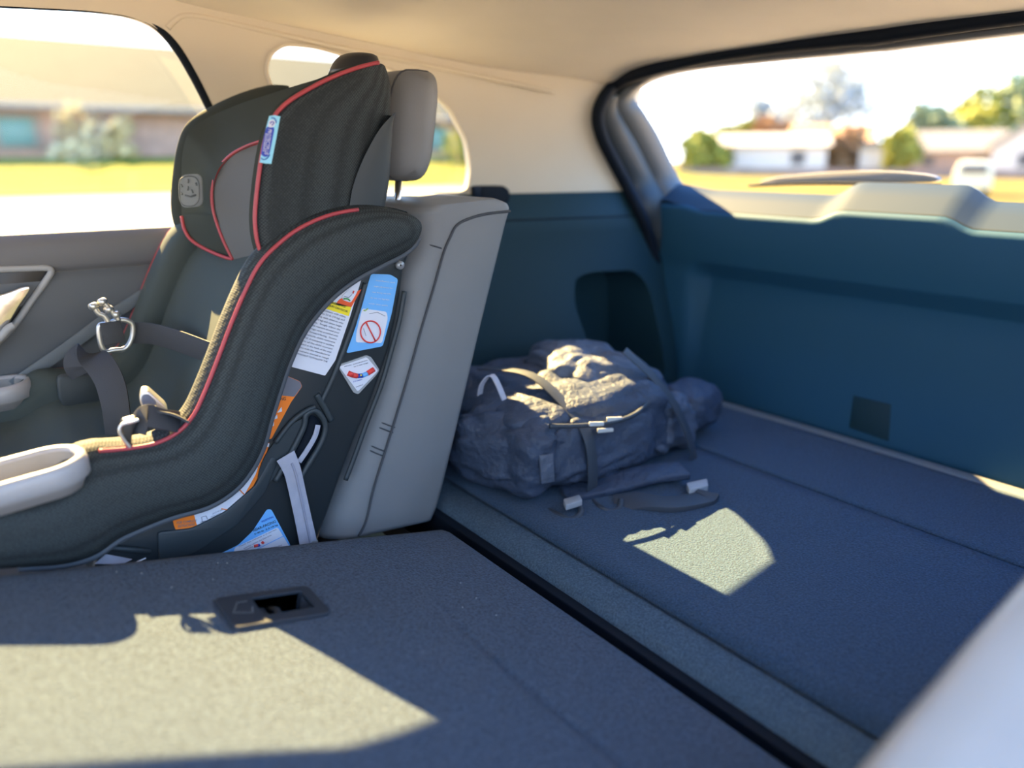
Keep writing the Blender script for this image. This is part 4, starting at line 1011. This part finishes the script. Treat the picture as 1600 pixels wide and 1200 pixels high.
prism('roof', [c+V(0, 0, GZ+1.9)+rt*-1.3-f*.2, c+V(0, 0, GZ+2.5)-f*.2, c+V(0, 0, GZ+1.9)+rt*1.3-f*.2], f*2.4, M['trimw'], sh_)
# board fence
c0, c1 = place(1040, 57), place(1700, 57); z = GZ
fn = thing('fence', tuple(((c0+c1)/2).xy)+(GZ,), 'long brown board fence in front of the far houses', 'fence')
prism('boards', [c0+V(0, 0, z), c1+V(0, 0, z), c1+V(0, 0, z+.55), c0+V(0, 0, z+.55)], V(.08, .05, 0), M['fence'], fn)
# parked pale van
c = place(1467, 30); f = dirxy(1467); rt = V(f.y, -f.x, 0)
vn = thing('parked_car', (c.x, c.y, GZ), 'pale parked car blurred beyond the right end of the wiper', 'car')
def vq(a, h): return V(c.x, c.y, GZ)+rt*a+V(0, 0, h)
slab('car_body', roundpoly([vq(-.55, .25), vq(.55, .25), vq(.56, .75), vq(.45, 1.15), vq(-.45, 1.15), vq(-.56, .75)], .12), f*2.6, M['carpaint'], vn, .05, 2)
for s in (-.42, .42):
    for dd in (.5, 2.1):
        p = vq(s, .3)+f*dd; mobj('wheel', *tube_geo([p-rt*.1, p+rt*.1], .3, 18), M['tyre'], vn)
prism('rear_window', [vq(-.40, .78)-f*.06, vq(.40, .78)-f*.06, vq(.36, 1.05)-f*.06, vq(-.36, 1.05)-f*.06], f*.03, M['darkpane'], vn)
p = place(1247, 98); bare_tree('large bare pale tree behind the white house', p.x, p.y, 12.5, 4, None, 1.0)
p = place(1175, 108); bare_tree('smaller bare tree left of the big bare tree', p.x, p.y, 8.5, 9, None, 1.0)
p = place(1612, 106); bare_tree('tall bare tree at the right edge of the rear window', p.x, p.y, 12.5, 21, None, .9)
for px, ds, h, r, m_, lb, sd in [(1458, 96, 8.4, 3.7, 'leafy', 'olive leafy tree above the grey roofed house', 41), (1530, 98, 9.8, 4.2, 'leafg', 'grey green leafy tree left of the tall bare tree', 42),
                                 (1612, 78, 6.4, 2.6, 'leafy', 'bright olive tree behind the white gabled house', 43), (1395, 92, 5.6, 2.8, 'leafg', 'grey green tree left of the olive leafy tree', 44),
                                 (1362, 64, 3.0, 1.2, 'leafy', 'small yellow green shrub tree beside the pale shed', 45), (1105, 90, 4.8, 2.3, 'leafy', 'green tree left above the long white house', 46), (1072, 60, 2.7, 1.3, 'leafy', 'olive bush beside the left corner of the rear window', 47),
                                 (1165, 88, 5.2, 2.0, 'rust', 'rusty leaved tree behind the long white house', 48), (1284, 68, 3.0, 1.5, 'rust', 'rusty brown bush in front of the tan house', 49)]:
    p = place(px, ds); tree(lb, p.x, p.y, h, r, M[m_], sd, None, cards=1300, size=.5)
